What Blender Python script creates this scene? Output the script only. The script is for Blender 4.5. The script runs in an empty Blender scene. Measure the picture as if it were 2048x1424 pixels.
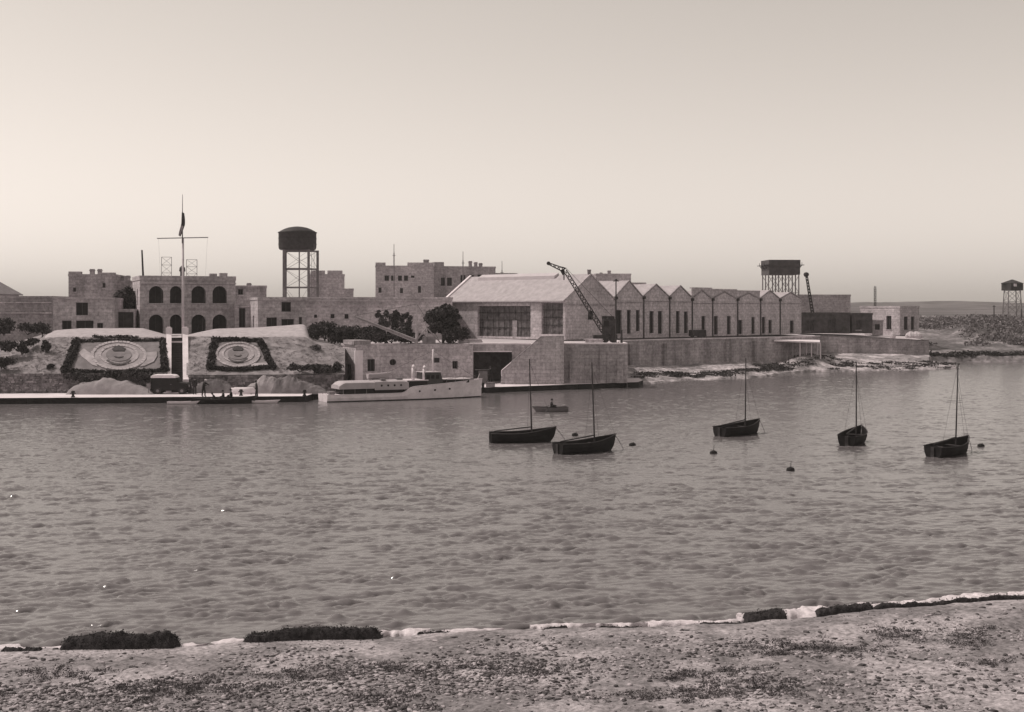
import bpy, math, random
import numpy as np
from mathutils import Vector, Matrix

random.seed(11)
RNG = np.random.default_rng(11)
SC = bpy.context.scene
COL = SC.collection
rad = math.radians

# ------------------------------------------------------------------ camera
EYE = 9.3            # metres above the water
FPX = 2600.0         # focal length in photograph pixels (2048 wide)
HZ = 620.0           # row of the horizon
CX = 1024.0
cam_d = bpy.data.cameras.new('camera')
cam = bpy.data.objects.new('camera', cam_d)
COL.objects.link(cam)
cam.location = (0, 0, EYE)
cam.rotation_euler = (rad(90), 0, 0)
cam_d.sensor_fit = 'HORIZONTAL'
cam_d.sensor_width = 36.0
cam_d.lens = 36.0 * FPX / 2048.0
cam_d.shift_y = -(712.0 - HZ) / 2048.0
cam_d.clip_start = 0.5
cam_d.clip_end = 9000
SC.camera = cam

# ------------------------------------------------------------------ sky and sun
SUN_EL, SUN_AZ = rad(55), rad(-76)          # azimuth from +Y (into the picture) towards -X (left)
to_sun = Vector((math.sin(SUN_AZ) * math.cos(SUN_EL), math.cos(SUN_AZ) * math.cos(SUN_EL), math.sin(SUN_EL)))
world = bpy.data.worlds.new('World')
SC.world = world
world.use_nodes = True
wn, wl = world.node_tree.nodes, world.node_tree.links
wn.clear()
sky = wn.new('ShaderNodeTexSky')
sky.sky_type = 'NISHITA'
sky.sun_disc = False
sky.sun_elevation = SUN_EL
sky.sun_rotation = SUN_AZ
sky.air_density = 1.28
sky.dust_density = 1.05
sky.ozone_density = 1.0
bw = wn.new('ShaderNodeRGBToBW')            # the photograph is a warm-toned monochrome print
tint = wn.new('ShaderNodeMix')
tint.data_type = 'RGBA'
tint.blend_type = 'MULTIPLY'
tint.inputs[0].default_value = 1.0
tint.inputs[7].default_value = (1.0, 0.905, 0.825, 1)
bg = wn.new('ShaderNodeBackground')
bg.inputs['Strength'].default_value = 0.15
wo = wn.new('ShaderNodeOutputWorld')
wl.new(sky.outputs[0], bw.inputs[0])
wl.new(bw.outputs[0], tint.inputs[6])
wl.new(tint.outputs[2], bg.inputs['Color'])
wl.new(bg.outputs[0], wo.inputs[0])
sun_d = bpy.data.lights.new('sun', 'SUN')
sun_d.energy = 2.5
sun_d.angle = rad(0.6)
sun_d.color = (1.0, 0.91, 0.84)
sun = bpy.data.objects.new('sun', sun_d)
COL.objects.link(sun)
sun.rotation_euler = to_sun.to_track_quat('Z', 'Y').to_euler()
SC.view_settings.view_transform = 'Standard'
SC.view_settings.look = 'None'
SC.view_settings.gamma = 1.0
SC.view_settings.exposure = 0.07
SC.cycles.max_bounces = 6
SC.cycles.volume_bounces = 0

# ------------------------------------------------------------------ helpers
def gx(px, Y):
    return (px - CX) / FPX * Y

def gz(py, Y):
    return EYE - (py - HZ) / FPX * Y

def pt(px, py, Y):
    return (gx(px, Y), Y, gz(py, Y))

def wY(py, z=0.0):
    return (EYE - z) * FPX / (py - HZ)

def tone(v, w=1.0):
    return (min(1, v * 1.0), min(1, v * (1 - .085 * w)), min(1, v * (1 - .04 * w)), 1)

MATS = {}

def mat(name, v, var=.25, scale=1.5, rough=.85, bump=.0, streak=False, metal=0.0, detail=6, bscale=None, v2=None, contrast=(.35, .65)):
    """one grey tone v with darker and lighter patches (var), optional vertical weather streaks and fine relief"""
    if name in MATS:
        return MATS[name]
    m = bpy.data.materials.new(name)
    m.use_nodes = True
    n, l = m.node_tree.nodes, m.node_tree.links
    b = n['Principled BSDF']
    b.inputs['Roughness'].default_value = rough
    b.inputs['Metallic'].default_value = metal
    b.inputs['Specular IOR Level'].default_value = .5 if rough < .5 else .15
    tc = n.new('ShaderNodeTexCoord')
    mp = n.new('ShaderNodeMapping')
    l.new(tc.outputs['Object'], mp.inputs[0])
    if streak:
        mp.inputs['Scale'].default_value = (1, 1, .16)
    nz = n.new('ShaderNodeTexNoise')
    nz.inputs['Scale'].default_value = scale
    nz.inputs['Detail'].default_value = detail
    nz.inputs['Roughness'].default_value = .65
    l.new(mp.outputs[0], nz.inputs['Vector'])
    rp = n.new('ShaderNodeValToRGB')
    rp.color_ramp.elements[0].position = contrast[0]
    rp.color_ramp.elements[1].position = contrast[1]
    lo = v * (1 - var) if v2 is None else v2
    rp.color_ramp.elements[0].color = tone(lo)
    rp.color_ramp.elements[1].color = tone(v * (1 + var * .6) if v2 is None else v)
    l.new(nz.outputs[0], rp.inputs[0])
    col = rp.outputs[0]
    if streak:
        nz2 = n.new('ShaderNodeTexNoise')
        nz2.inputs['Scale'].default_value = scale * .35
        nz2.inputs['Detail'].default_value = 4
        l.new(tc.outputs['Object'], nz2.inputs['Vector'])
        mx = n.new('ShaderNodeMix')
        mx.data_type = 'RGBA'
        mx.blend_type = 'MULTIPLY'
        mx.inputs[0].default_value = .55
        r2 = n.new('ShaderNodeValToRGB')
        r2.color_ramp.elements[0].position = .35
        r2.color_ramp.elements[1].position = .6
        r2.color_ramp.elements[0].color = (.6, .6, .6, 1)
        r2.color_ramp.elements[1].color = (1, 1, 1, 1)
        l.new(nz2.outputs[0], r2.inputs[0])
        l.new(col, mx.inputs[6])
        l.new(r2.outputs[0], mx.inputs[7])
        col = mx.outputs[2]
        nz3 = n.new('ShaderNodeTexNoise')                 # worn block faces, a few tens of centimetres across
        nz3.inputs['Scale'].default_value = 2.6
        nz3.inputs['Detail'].default_value = 5
        nz3.inputs['Roughness'].default_value = .75
        l.new(tc.outputs['Object'], nz3.inputs['Vector'])
        r3 = n.new('ShaderNodeValToRGB')
        r3.color_ramp.elements[0].position = .36
        r3.color_ramp.elements[1].position = .62
        r3.color_ramp.elements[0].color = (.62, .62, .62, 1)
        r3.color_ramp.elements[1].color = (1.1, 1.1, 1.1, 1)
        m3 = n.new('ShaderNodeMix'); m3.data_type = 'RGBA'; m3.blend_type = 'MULTIPLY'; m3.inputs[0].default_value = 1
        l.new(nz3.outputs[0], r3.inputs[0]); l.new(col, m3.inputs[6]); l.new(r3.outputs[0], m3.inputs[7])
        col = m3.outputs[2]
        sp = n.new('ShaderNodeSeparateXYZ'); l.new(tc.outputs['Object'], sp.inputs[0])      # stone courses
        ax = n.new('ShaderNodeMath'); ax.operation = 'MULTIPLY'; ax.inputs[1].default_value = .8; l.new(sp.outputs[0], ax.inputs[0])
        ay = n.new('ShaderNodeMath'); ay.operation = 'MULTIPLY_ADD'; ay.inputs[1].default_value = .62; l.new(sp.outputs[1], ay.inputs[0]); l.new(ax.outputs[0], ay.inputs[2])
        cb = n.new('ShaderNodeCombineXYZ'); l.new(ay.outputs[0], cb.inputs[0]); l.new(sp.outputs[2], cb.inputs[1])
        br = n.new('ShaderNodeTexBrick'); br.inputs['Scale'].default_value = 1
        br.inputs['Brick Width'].default_value = .95; br.inputs['Row Height'].default_value = .42
        br.inputs['Mortar Size'].default_value = .025; br.inputs['Mortar Smooth'].default_value = .4
        br.inputs['Color1'].default_value = (1.08, 1.08, 1.08, 1); br.inputs['Color2'].default_value = (.80, .80, .80, 1); br.inputs['Mortar'].default_value = (.6, .6, .6, 1)
        l.new(cb.outputs[0], br.inputs['Vector'])
        m4 = n.new('ShaderNodeMix'); m4.data_type = 'RGBA'; m4.blend_type = 'MULTIPLY'; m4.inputs[0].default_value = .8
        l.new(col, m4.inputs[6]); l.new(br.outputs[0], m4.inputs[7])
        col = m4.outputs[2]
    l.new(col, b.inputs['Base Color'])
    if bump:
        nb = n.new('ShaderNodeTexNoise')
        nb.inputs['Scale'].default_value = bscale or scale * 5
        nb.inputs['Detail'].default_value = 5
        l.new(tc.outputs['Object'], nb.inputs['Vector'])
        bp = n.new('ShaderNodeBump')
        bp.inputs['Strength'].default_value = bump
        bp.inputs['Distance'].default_value = .08
        l.new(nb.outputs[0], bp.inputs['Height'])
        l.new(bp.outputs[0], b.inputs['Normal'])
    MATS[name] = m
    return m

class MB:
    """collects shapes in world coordinates; build() links them as one mesh object"""
    def __init__(s):
        s.v, s.f, s.mi = [], [], []

    def add(s, vs, fs, mi=0):
        o = len(s.v)
        s.v += [tuple(q) for q in vs]
        for f in fs:
            s.f.append(tuple(i + o for i in f))
            s.mi.append(mi)
        return s

    def axes(s, o, a, b, c, mi=0):
        o, a, b, c = (Vector(q) for q in (o, a, b, c))
        vs = [o, o + a, o + a + b, o + b, o + c, o + a + c, o + a + b + c, o + b + c]
        return s.add(vs, [(0, 3, 2, 1), (4, 5, 6, 7), (0, 1, 5, 4), (1, 2, 6, 5), (2, 3, 7, 6), (3, 0, 4, 7)], mi)

    def box(s, c, d, rz=0.0, mi=0):
        ca, sa = math.cos(rz), math.sin(rz)
        a = Vector((ca * d[0], sa * d[0], 0)); b = Vector((-sa * d[1], ca * d[1], 0)); e = Vector((0, 0, d[2]))
        o = Vector(c) - a / 2 - b / 2 - e / 2
        return s.axes(o, a, b, e, mi)

    def poly(s, pts, mi=0):
        return s.add(pts, [tuple(range(len(pts)))], mi)

    def prism(s, pts, ext, mi=0):
        n = len(pts)
        e = Vector(ext)
        vs = [Vector(q) for q in pts] + [Vector(q) + e for q in pts]
        fs = [tuple(range(n - 1, -1, -1)), tuple(range(n, 2 * n))]
        fs += [(i, (i + 1) % n, n + (i + 1) % n, n + i) for i in range(n)]
        return s.add(vs, fs, mi)

    def tube(s, p0, p1, r0, r1=None, n=8, mi=0):
        r1 = r0 if r1 is None else r1
        p0, p1 = Vector(p0), Vector(p1)
        d = (p1 - p0).normalized()
        up = Vector((0, 0, 1)) if abs(d.z) < .9 else Vector((1, 0, 0))
        a = d.cross(up).normalized(); b = d.cross(a)
        vs = []
        for p, r in ((p0, r0), (p1, r1)):
            for i in range(n):
                t = 2 * math.pi * i / n
                vs.append(p + a * (r * math.cos(t)) + b * (r * math.sin(t)))
        fs = [(i, (i + 1) % n, n + (i + 1) % n, n + i) for i in range(n)]
        fs += [tuple(range(n - 1, -1, -1)), tuple(range(n, 2 * n))]
        return s.add(vs, fs, mi)

    def path(s, pts, r, n=6, mi=0):
        for a, b in zip(pts[:-1], pts[1:]):
            s.tube(a, b, r, r, n, mi)
        return s

    def lathe(s, c, prof, n=20, mi=0):
        vs, fs = [], []
        for r, z in prof:
            for i in range(n):
                t = 2 * math.pi * i / n
                vs.append((c[0] + r * math.cos(t), c[1] + r * math.sin(t), c[2] + z))
        m = len(prof)
        for j in range(m - 1):
            for i in range(n):
                fs.append((j * n + i, j * n + (i + 1) % n, (j + 1) * n + (i + 1) % n, (j + 1) * n + i))
        fs.append(tuple(range(n - 1, -1, -1)))
        fs.append(tuple(range((m - 1) * n, m * n)))
        return s.add(vs, fs, mi)

    def build(s, name, m, parent=None, smooth=False):
        base = Vector((0, 0, 0))
        if parent is not None:
            q = parent
            while q is not None:
                base += q.location
                q = q.parent
        me = bpy.data.meshes.new(name)
        vs = [(x - base.x, y - base.y, z - base.z) for x, y, z in s.v]
        me.from_pydata(vs, [], s.f)
        for k in (m if isinstance(m, (list, tuple)) else [m]):
            me.materials.append(k)
        if isinstance(m, (list, tuple)):
            me.polygons.foreach_set('material_index', s.mi)
        if smooth:
            me.polygons.foreach_set('use_smooth', [True] * len(me.polygons))
        me.validate()
        me.update()
        o = bpy.data.objects.new(name, me)
        COL.objects.link(o)
        o.parent = parent
        return o

def tag(o, label, cat, group=None):
    o['label'] = label
    o['category'] = cat
    if group:
        o['group'] = group
    return o

def thing(name, label, cat, loc, group=None):
    o = bpy.data.objects.new(name, None)
    o.empty_display_size = .3
    o.location = loc
    COL.objects.link(o)
    return tag(o, label, cat, group)

def kind(o, k, label=None):
    o['kind'] = k
    if label:
        o['label'] = label
    return o

def np_mesh(name, V, F, m, parent=None, smooth=False):
    """V (n,3) array, F (m,k) array of equal polygons"""
    V = np.asarray(V, np.float32)
    if parent is not None:
        base = np.zeros(3)
        q = parent
        while q is not None:
            base += np.array(q.location)
            q = q.parent
        V = (V - base).astype(np.float32)
    F = np.asarray(F, np.int32)
    me = bpy.data.meshes.new(name)
    me.vertices.add(len(V)); me.vertices.foreach_set('co', V.ravel())
    k = F.shape[1]
    me.loops.add(F.size); me.loops.foreach_set('vertex_index', F.ravel())
    me.polygons.add(len(F))
    me.polygons.foreach_set('loop_start', np.arange(0, F.size, k, dtype=np.int32))
    me.polygons.foreach_set('loop_total', np.full(len(F), k, np.int32))
    me.polygons.foreach_set('use_smooth', np.full(len(F), smooth, bool))
    me.materials.append(m)
    me.update(calc_edges=True)
    o = bpy.data.objects.new(name, me)
    COL.objects.link(o)
    o.parent = parent
    return o

def grid_faces(nr, nc):
    i = np.arange((nr - 1) * (nc - 1))
    r, c = i // (nc - 1), i % (nc - 1)
    a = r * nc + c
    return np.stack([a, a + 1, a + nc + 1, a + nc], 1)

# value noise on arrays
_T = RNG.random((256, 256)).astype(np.float32)
def vnoise(x, y):
    xi, yi = np.floor(x).astype(int), np.floor(y).astype(int)
    fx, fy = x - xi, y - yi
    fx, fy = fx * fx * (3 - 2 * fx), fy * fy * (3 - 2 * fy)
    g = lambda a, b: _T[a & 255, b & 255]
    return (g(xi, yi) * (1 - fx) * (1 - fy) + g(xi + 1, yi) * fx * (1 - fy) + g(xi, yi + 1) * (1 - fx) * fy + g(xi + 1, yi + 1) * fx * fy)

def fbm(x, y, o=4):
    a, s, t = .5, 0, 0
    for i in range(o):
        s = s + a * vnoise(x * 2 ** i + 17.3 * i, y * 2 ** i + 9.1 * i)
        t += a
        a *= .5
    return s / t

def leaf_cloud(name, m, blobs, n, size, parent=None, shell=.45):
    """n small leaf faces spread through ellipsoids (x,y,z,rx,ry,rz)"""
    B = np.array(blobs, float)
    w = (B[:, 3] * B[:, 4] * B[:, 5]) ** (2 / 3)
    idx = RNG.choice(len(B), n, p=w / w.sum())
    d = RNG.normal(size=(n, 3)); d /= np.linalg.norm(d, axis=1)[:, None]
    r = shell + (1 - shell) * RNG.random(n) ** .6
    r *= .85 + .3 * RNG.random(n)
    P = B[idx, :3] + d * B[idx, 3:6] * r[:, None]
    a = RNG.normal(size=(n, 3)); a /= np.linalg.norm(a, axis=1)[:, None]
    b = np.cross(a, RNG.normal(size=(n, 3))); b /= np.linalg.norm(b, axis=1)[:, None]
    sz = size * (.5 + RNG.random(n))[:, None]
    V = np.stack([P - a * sz, P + b * sz * .55, P + a * sz, P - b * sz * .55], 1).reshape(-1, 3)
    F = np.arange(n * 4).reshape(n, 4)
    return np_mesh(name, V, F, m, parent)

class Front:
    """a wall plane: corner seen at column px at distance Y, turned a degrees; u along, v inwards"""
    def __init__(s, px, Y, a, xy=None):
        s.c = (gx(px, Y), Y) if xy is None else xy
        s.a = rad(a)
        s.d = (math.cos(s.a), math.sin(s.a))
        s.i = (-math.sin(s.a), math.cos(s.a))

    def u(s, px):
        k = (px - CX) / FPX
        return (k * s.c[1] - s.c[0]) / (s.d[0] - k * s.d[1])

    def z(s, px, py, v=0):
        Y = s.c[1] + s.u(px) * s.d[1] + v * s.i[1]
        return gz(py, Y)

    def p(s, u, v, z):
        return (s.c[0] + u * s.d[0] + v * s.i[0], s.c[1] + u * s.d[1] + v * s.i[1], z)

def facade(mb, F, u0, u1, z0, z1, holes, v=0.0, thick=.3, top=None):
    """wall skin with real openings and reveals; holes (ua,ub,za,zb,kind)"""
    us = sorted({u0, u1, *[h[0] for h in holes], *[h[1] for h in holes]})
    zs = sorted({z0, z1, *[h[2] for h in holes], *[h[3] for h in holes]})
    us = [q for q in us if u0 <= q <= u1]
    zs = [q for q in zs if z0 <= q <= z1]
    for a, b in zip(us[:-1], us[1:]):
        for c, d in zip(zs[:-1], zs[1:]):
            mu, mz = (a + b) / 2, (c + d) / 2
            if any(h[0] < mu < h[1] and h[2] < mz < h[3] for h in holes):
                continue
            mb.poly([F.p(a, v, c), F.p(b, v, c), F.p(b, v, d), F.p(a, v, d)])
    for h in holes:
        a, b, c, d = h[:4]
        k = h[4] if len(h) > 4 else 'rect'
        w = v + thick
        mb.poly([F.p(a, v, c), F.p(a, v, d), F.p(a, w, d), F.p(a, w, c)])
        mb.poly([F.p(b, v, c), F.p(b, w, c), F.p(b, w, d), F.p(b, v, d)])
        mb.poly([F.p(a, v, c), F.p(a, w, c), F.p(b, w, c), F.p(b, v, c)])
        if k == 'rect':
            mb.poly([F.p(a, v, d), F.p(b, v, d), F.p(b, w, d), F.p(a, w, d)])
        else:
            r, cu = (b - a) / 2, (a + b) / 2
            if k == 'round':
                cz = (c + d) / 2
                ts = [2 * math.pi * i / 24 for i in range(25)]
                rz = (d - c) / 2
            else:
                ts = [math.pi * i / 14 for i in range(15)]
                rz = min(r, d - c)
                cz = d - rz
            arc = [(cu + r * math.cos(t), cz + rz * math.sin(t)) for t in ts]
            for (x0, y0), (x1, y1) in zip(arc[:-1], arc[1:]):
                mb.poly([F.p(x0, v, y0), F.p(x1, v, y1), F.p(x1, w, y1), F.p(x0, w, y0)])
            for i, (x0, y0) in enumerate(arc[:-1]):
                x1, y1 = arc[i + 1]
                ex = b if (x0 + x1) / 2 > cu else a
                ey = d if (y0 + y1) / 2 > cz else c
                mb.poly([F.p(x0, v, y0), F.p(x1, v, y1), F.p(x1, v, ey), F.p(x0, v, ey)])
                _ = ex
    if top:
        mb.poly([F.p(u, v, z) for u, z in top])

def add_window(root, F, h, v, fm, pm, name='window', bars=(1, 1)):
    a, b, c, d = h[:4]
    f = MB()
    t = .09
    for (p, q, r, s) in ((a, a + t, c, d), (b - t, b, c, d), (a + t, b - t, c, c + t), (a + t, b - t, d - t, d)):
        f.axes(F.p(p, v - .06, r), Vector(F.p(q, v, 0)) - Vector(F.p(p, v, 0)), Vector(F.p(0, .06, 0)) - Vector(F.p(0, 0, 0)), (0, 0, s - r))
    for i in range(bars[0]):
        u = a + (b - a) * (i + 1) / (bars[0] + 1)
        f.axes(F.p(u - .03, v - .05, c + t), Vector(F.p(.06, v, 0)) - Vector(F.p(0, v, 0)), Vector(F.p(0, .04, 0)) - Vector(F.p(0, 0, 0)), (0, 0, d - c - 2 * t))
    o = f.build(name, fm, root)
    g = MB()
    g.poly([F.p(a, v + .01, c), F.p(b, v + .01, c), F.p(b, v + .01, d), F.p(a, v + .01, d)])
    g.build('pane', pm, o)
    if name == 'window':
        sl = MB(); dv = Vector(F.p(0, .34, 0)) - Vector(F.p(0, 0, 0))
        sl.axes(F.p(a - .1, -.09, c - .1), Vector(F.p(b + .1, 0, 0)) - Vector(F.p(a - .1, 0, 0)), dv * .8, (0, 0, .13))
        sl.build('sill', M_STONE3, o)
    return o

# ------------------------------------------------------------------ tones
M_STONE = mat('limestone', .60, .18, .5, .9, .35, streak=True)
M_STONE2 = mat('limestone_dark', .44, .25, .6, .9, .35, streak=True)
M_STONE3 = mat('limestone_pale', .62, .16, .5, .9, .3, streak=True)
M_BLOCK = mat('far_limestone', .50, .15, .3, .9, .2, streak=True)
M_WHITE = mat('whitewash', .78, .12, 1.2, .8, .2)
M_ROOF = mat('roof_lime', .5, .15, .7, .9, .2)
M_SHEET = mat('roof_sheet', .42, .22, 1.3, .7, .2, contrast=(.3, .7))
M_GLASS = mat('window_dark', .024, .3, 2, .55)
M_TIMBER = mat('dark_timber', .06, .4, 2, .8, .2)
M_FRAME = mat('window_frame', .09, .2, 3, .7)
M_IRON = mat('dark_iron', .045, .35, 2, .6, .1)
M_STEEL = mat('grey_steel', .22, .25, 2, .55, .1)
M_LEAF = mat('leaf_dark', .065, .5, .9, .8)
M_LEAF2 = mat('leaf_mid', .085, .5, .9, .8)
M_BARK = mat('bark', .09, .3, 4, .95, .3)

# ================================================================== SETTING
# ------------------------------------------------------------------ water
def wave_tile(N, L, seed, lam, slope, wdir, spread=2.0):
    r = np.random.default_rng(seed)
    k = np.fft.fftfreq(N, L / N) * 2 * np.pi
    kx, ky = np.meshgrid(k, k, indexing='ij')
    kk = np.hypot(kx, ky); kk[0, 0] = 1
    kp = 2 * np.pi / lam
    th = np.arctan2(ky, kx) - math.atan2(wdir[1], wdir[0])
    P = kk ** -3.6 * np.exp(-1.1 * (kp / kk) ** 2) * (np.abs(np.cos(th)) ** spread + .06) * np.exp(-(kk * .05) ** 2)
    P[0, 0] = 0
    A = np.sqrt(P) * (r.normal(size=(N, N)) + 1j * r.normal(size=(N, N)))
    h = np.fft.ifft2(A).real
    gx_, gy_ = np.gradient(h, L / N)
    h *= slope / math.sqrt((gx_ ** 2 + gy_ ** 2).mean())
    return h.astype(np.float32)

def sample(tile, L, x, y):
    N = tile.shape[0]
    fx, fy = (x / L * N), (y / L * N)
    xi, yi = np.floor(fx).astype(int), np.floor(fy).astype(int)
    tx, ty = fx - xi, fy - yi
    g = lambda a, b: tile[a % N, b % N]
    return g(xi, yi) * (1 - tx) * (1 - ty) + g(xi + 1, yi) * tx * (1 - ty) + g(xi, yi + 1) * (1 - tx) * ty + g(xi + 1, yi + 1) * tx * ty

T1 = wave_tile(1024, 83.0, 5, .66, .165, (.22, -.97), 2.8)
T2 = wave_tile(512, 37.0, 6, 0.4, .05, (.05, -1.0), 1.6)
def choppy(tile, L, wdir, lam):
    """horizontal shift that sharpens the crests and steepens the face the wave runs towards"""
    g = np.gradient(tile, L / tile.shape[0])
    return (g[0] * wdir[0] + g[1] * wdir[1]) * lam
C1 = choppy(T1, 83.0, (.28, -.96), 0.95 / 6.28 * 1.1)
nr, nc = 1060, 720
Yr = 31.5 * np.exp(np.linspace(0, math.log(275 / 31.5), nr))
tx = np.linspace(-.56, .56, nc)
YY, TX = np.meshgrid(Yr, tx, indexing='ij')
XX = YY * TX
ca, sa = math.cos(.4), math.sin(.4)
gust = .55 + .9 * fbm(XX * .03 + 3, YY * .018 + 8, 3)
calm = 1 - .45 * np.exp(-((YY - 132) / 16) ** 2) * (XX < 2)
am = gust * calm
grp = np.clip((fbm(XX * .8 + 40, YY * 1.7 + 11, 3) - .27) * 3.3, .42, 1.35)       # waves come in short groups
am = am * grp
Zw = (sample(T1, 83.0, XX * .85, YY) * (.8 + .5 * am) + sample(T2, 37.0, XX * ca + YY * sa, -XX * sa + YY * ca)) * am
SH_ = sample(C1, 83.0, XX * .85, YY) * am
fade = np.clip(90 / YY, .25, 1)
Zw = Zw * np.clip(1.25 - YY / 220, .55, 1)              # sheltered water lies flatter under the far quay
XX = XX - .28 * SH_ * fade
YY = YY + .96 * SH_ * fade
M_WATER = bpy.data.materials.new('harbour_water')
M_WATER.use_nodes = True
n, l = M_WATER.node_tree.nodes, M_WATER.node_tree.links
b = n['Principled BSDF']
b.inputs['Base Color'].default_value = (.145, .133, .138, 1)
b.inputs['Roughness'].default_value = .14
b.inputs['IOR'].default_value = 1.333
tc = n.new('ShaderNodeTexCoord')
mp = n.new('ShaderNodeMapping')
mp.inputs['Scale'].default_value = (1.0, 1.7, 1)
mp.inputs['Rotation'].default_value = (0, 0, rad(-14))
nz = n.new('ShaderNodeTexNoise')
nz.inputs['Scale'].default_value = 5.0
nz.inputs['Detail'].default_value = 3
bp = n.new('ShaderNodeBump')
bp.inputs['Strength'].default_value = .16
bp.inputs['Distance'].default_value = .06
l.new(tc.outputs['Object'], mp.inputs[0]); l.new(mp.outputs[0], nz.inputs['Vector'])
l.new(nz.outputs[0], bp.inputs['Height']); l.new(bp.outputs[0], b.inputs['Normal'])
water = np_mesh('water', np.stack([XX, YY, Zw], 2).reshape(-1, 3), grid_faces(nr, nc), M_WATER, smooth=True)
kind(water, 'structure', 'rippled grey harbour water across the middle of the view')
mb = MB()
mb.poly([(-600, -60, -.75), (600, -60, -.75), (600, 420, -.75), (-600, 420, -.75)])
kind(mb.build('sea_floor', mat('seabed', .06, .2, .2), None), 'structure')

# ------------------------------------------------------------------ near shore
SH = [(-900, 1308), (0, 1300), (360, 1296), (490, 1284), (765, 1276), (1000, 1262), (1280, 1255), (1400, 1251), (1480, 1246),
      (1570, 1240), (1640, 1234), (1745, 1222), (1900, 1208), (2048, 1198), (2700, 1150)]
SHY = [wY(py, .04) for px, py in SH]
SHX = [gx(px, y) for (px, py), y in zip(SH, SHY)]
def shore_y(x):
    return np.interp(x, SHX, SHY)
def beach_z(x, y, rough=True):
    x, y = np.asarray(x, float), np.asarray(y, float)
    s = shore_y(x) + .5 * (fbm(x * .9 + 5, y * .9, 3) - .5) - y
    z = np.where(s < 0, s * .35, np.minimum(.055 * s + .16 * np.clip(s / .5, 0, 1), 1.9))
    if rough:
        am = np.clip(s / 2.5, .25, 1)
        z = z + am * (.16 * (fbm(x * .55, y * .55, 3) - .5) + .13 * (fbm(x * 3.1, y * 3.1, 3) - .5)) * (s > -.5)
    return z
def grid_patch(x0, x1, y0, y1, dx, dy, fn):
    xs, ys = np.arange(x0, x1 + dx, dx), np.arange(y0, y1 + dy, dy)
    Y, X = np.meshgrid(ys, xs, indexing='ij')
    return np.stack([X, Y, fn(X, Y)], 2).reshape(-1, 3), grid_faces(len(ys), len(xs))

def ground_mat(name, lo, mid, hi, big, small):
    m = bpy.data.materials.new(name); m.use_nodes = True
    n, l = m.node_tree.nodes, m.node_tree.links
    b = n['Principled BSDF']; b.inputs['Roughness'].default_value = .95
    tc = n.new('ShaderNodeTexCoord')
    a = n.new('ShaderNodeTexNoise'); a.inputs['Scale'].default_value = big; a.inputs['Detail'].default_value = 5
    c = n.new('ShaderNodeTexNoise'); c.inputs['Scale'].default_value = small; c.inputs['Detail'].default_value = 6; c.inputs['Roughness'].default_value = .7
    l.new(tc.outputs['Object'], a.inputs['Vector']); l.new(tc.outputs['Object'], c.inputs['Vector'])
    ra = n.new('ShaderNodeValToRGB'); ra.color_ramp.elements[0].position = .42; ra.color_ramp.elements[1].position = .62
    ra.color_ramp.elements[0].color = tone(lo); ra.color_ramp.elements[1].color = tone(mid)
    rc = n.new('ShaderNodeValToRGB'); rc.color_ramp.elements[0].position = .4; rc.color_ramp.elements[1].position = .62
    rc.color_ramp.elements[0].color = (.55, .55, .55, 1); rc.color_ramp.elements[1].color = (hi / mid, hi / mid, hi / mid, 1)
    mx = n.new('ShaderNodeMix'); mx.data_type = 'RGBA'; mx.blend_type = 'MULTIPLY'; mx.inputs[0].default_value = 1; mx.clamp_result = False
    l.new(a.outputs[0], ra.inputs[0]); l.new(c.outputs[0], rc.inputs[0])
    l.new(ra.outputs[0], mx.inputs[6]); l.new(rc.outputs[0], mx.inputs[7]); l.new(mx.outputs[2], b.inputs['Base Color'])
    bp = n.new('ShaderNodeBump'); bp.inputs['Strength'].default_value = .5; bp.inputs['Distance'].default_value = .05
    l.new(c.outputs[0], bp.inputs['Height']); l.new(bp.outputs[0], b.inputs['Normal'])
    return m
M_BEACH = ground_mat('shingle_ground', .20, .40, .52, .5, 6.0)
V, F = grid_patch(-24, 26, 24.5, 44, .085, .085, lambda x, y: beach_z(x, y))
beach = kind(np_mesh('beach', V, F, M_BEACH, smooth=True), 'structure', 'stony grey foreshore in front of the water')
V, F = grid_patch(-160, 160, -80, 24.6, 2, 2, lambda x, y: np.full_like(x, 1.0) + 0 * y)
V[:, 2] = np.where(V[:, 1] > 22, np.minimum(beach_z(V[:, 0], V[:, 1], False) - .12, V[:, 2]), 1.35)
kind(np_mesh('foreshore', V, F, M_BEACH), 'structure')
for x0, x1 in ((-160, -24), (26, 160)):
    V, F = grid_patch(x0, x1, 24.5, 110, .9, .9, lambda x, y: beach_z(x, y) )
    kind(np_mesh('foreshore', V, F, M_BEACH), 'structure')

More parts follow.
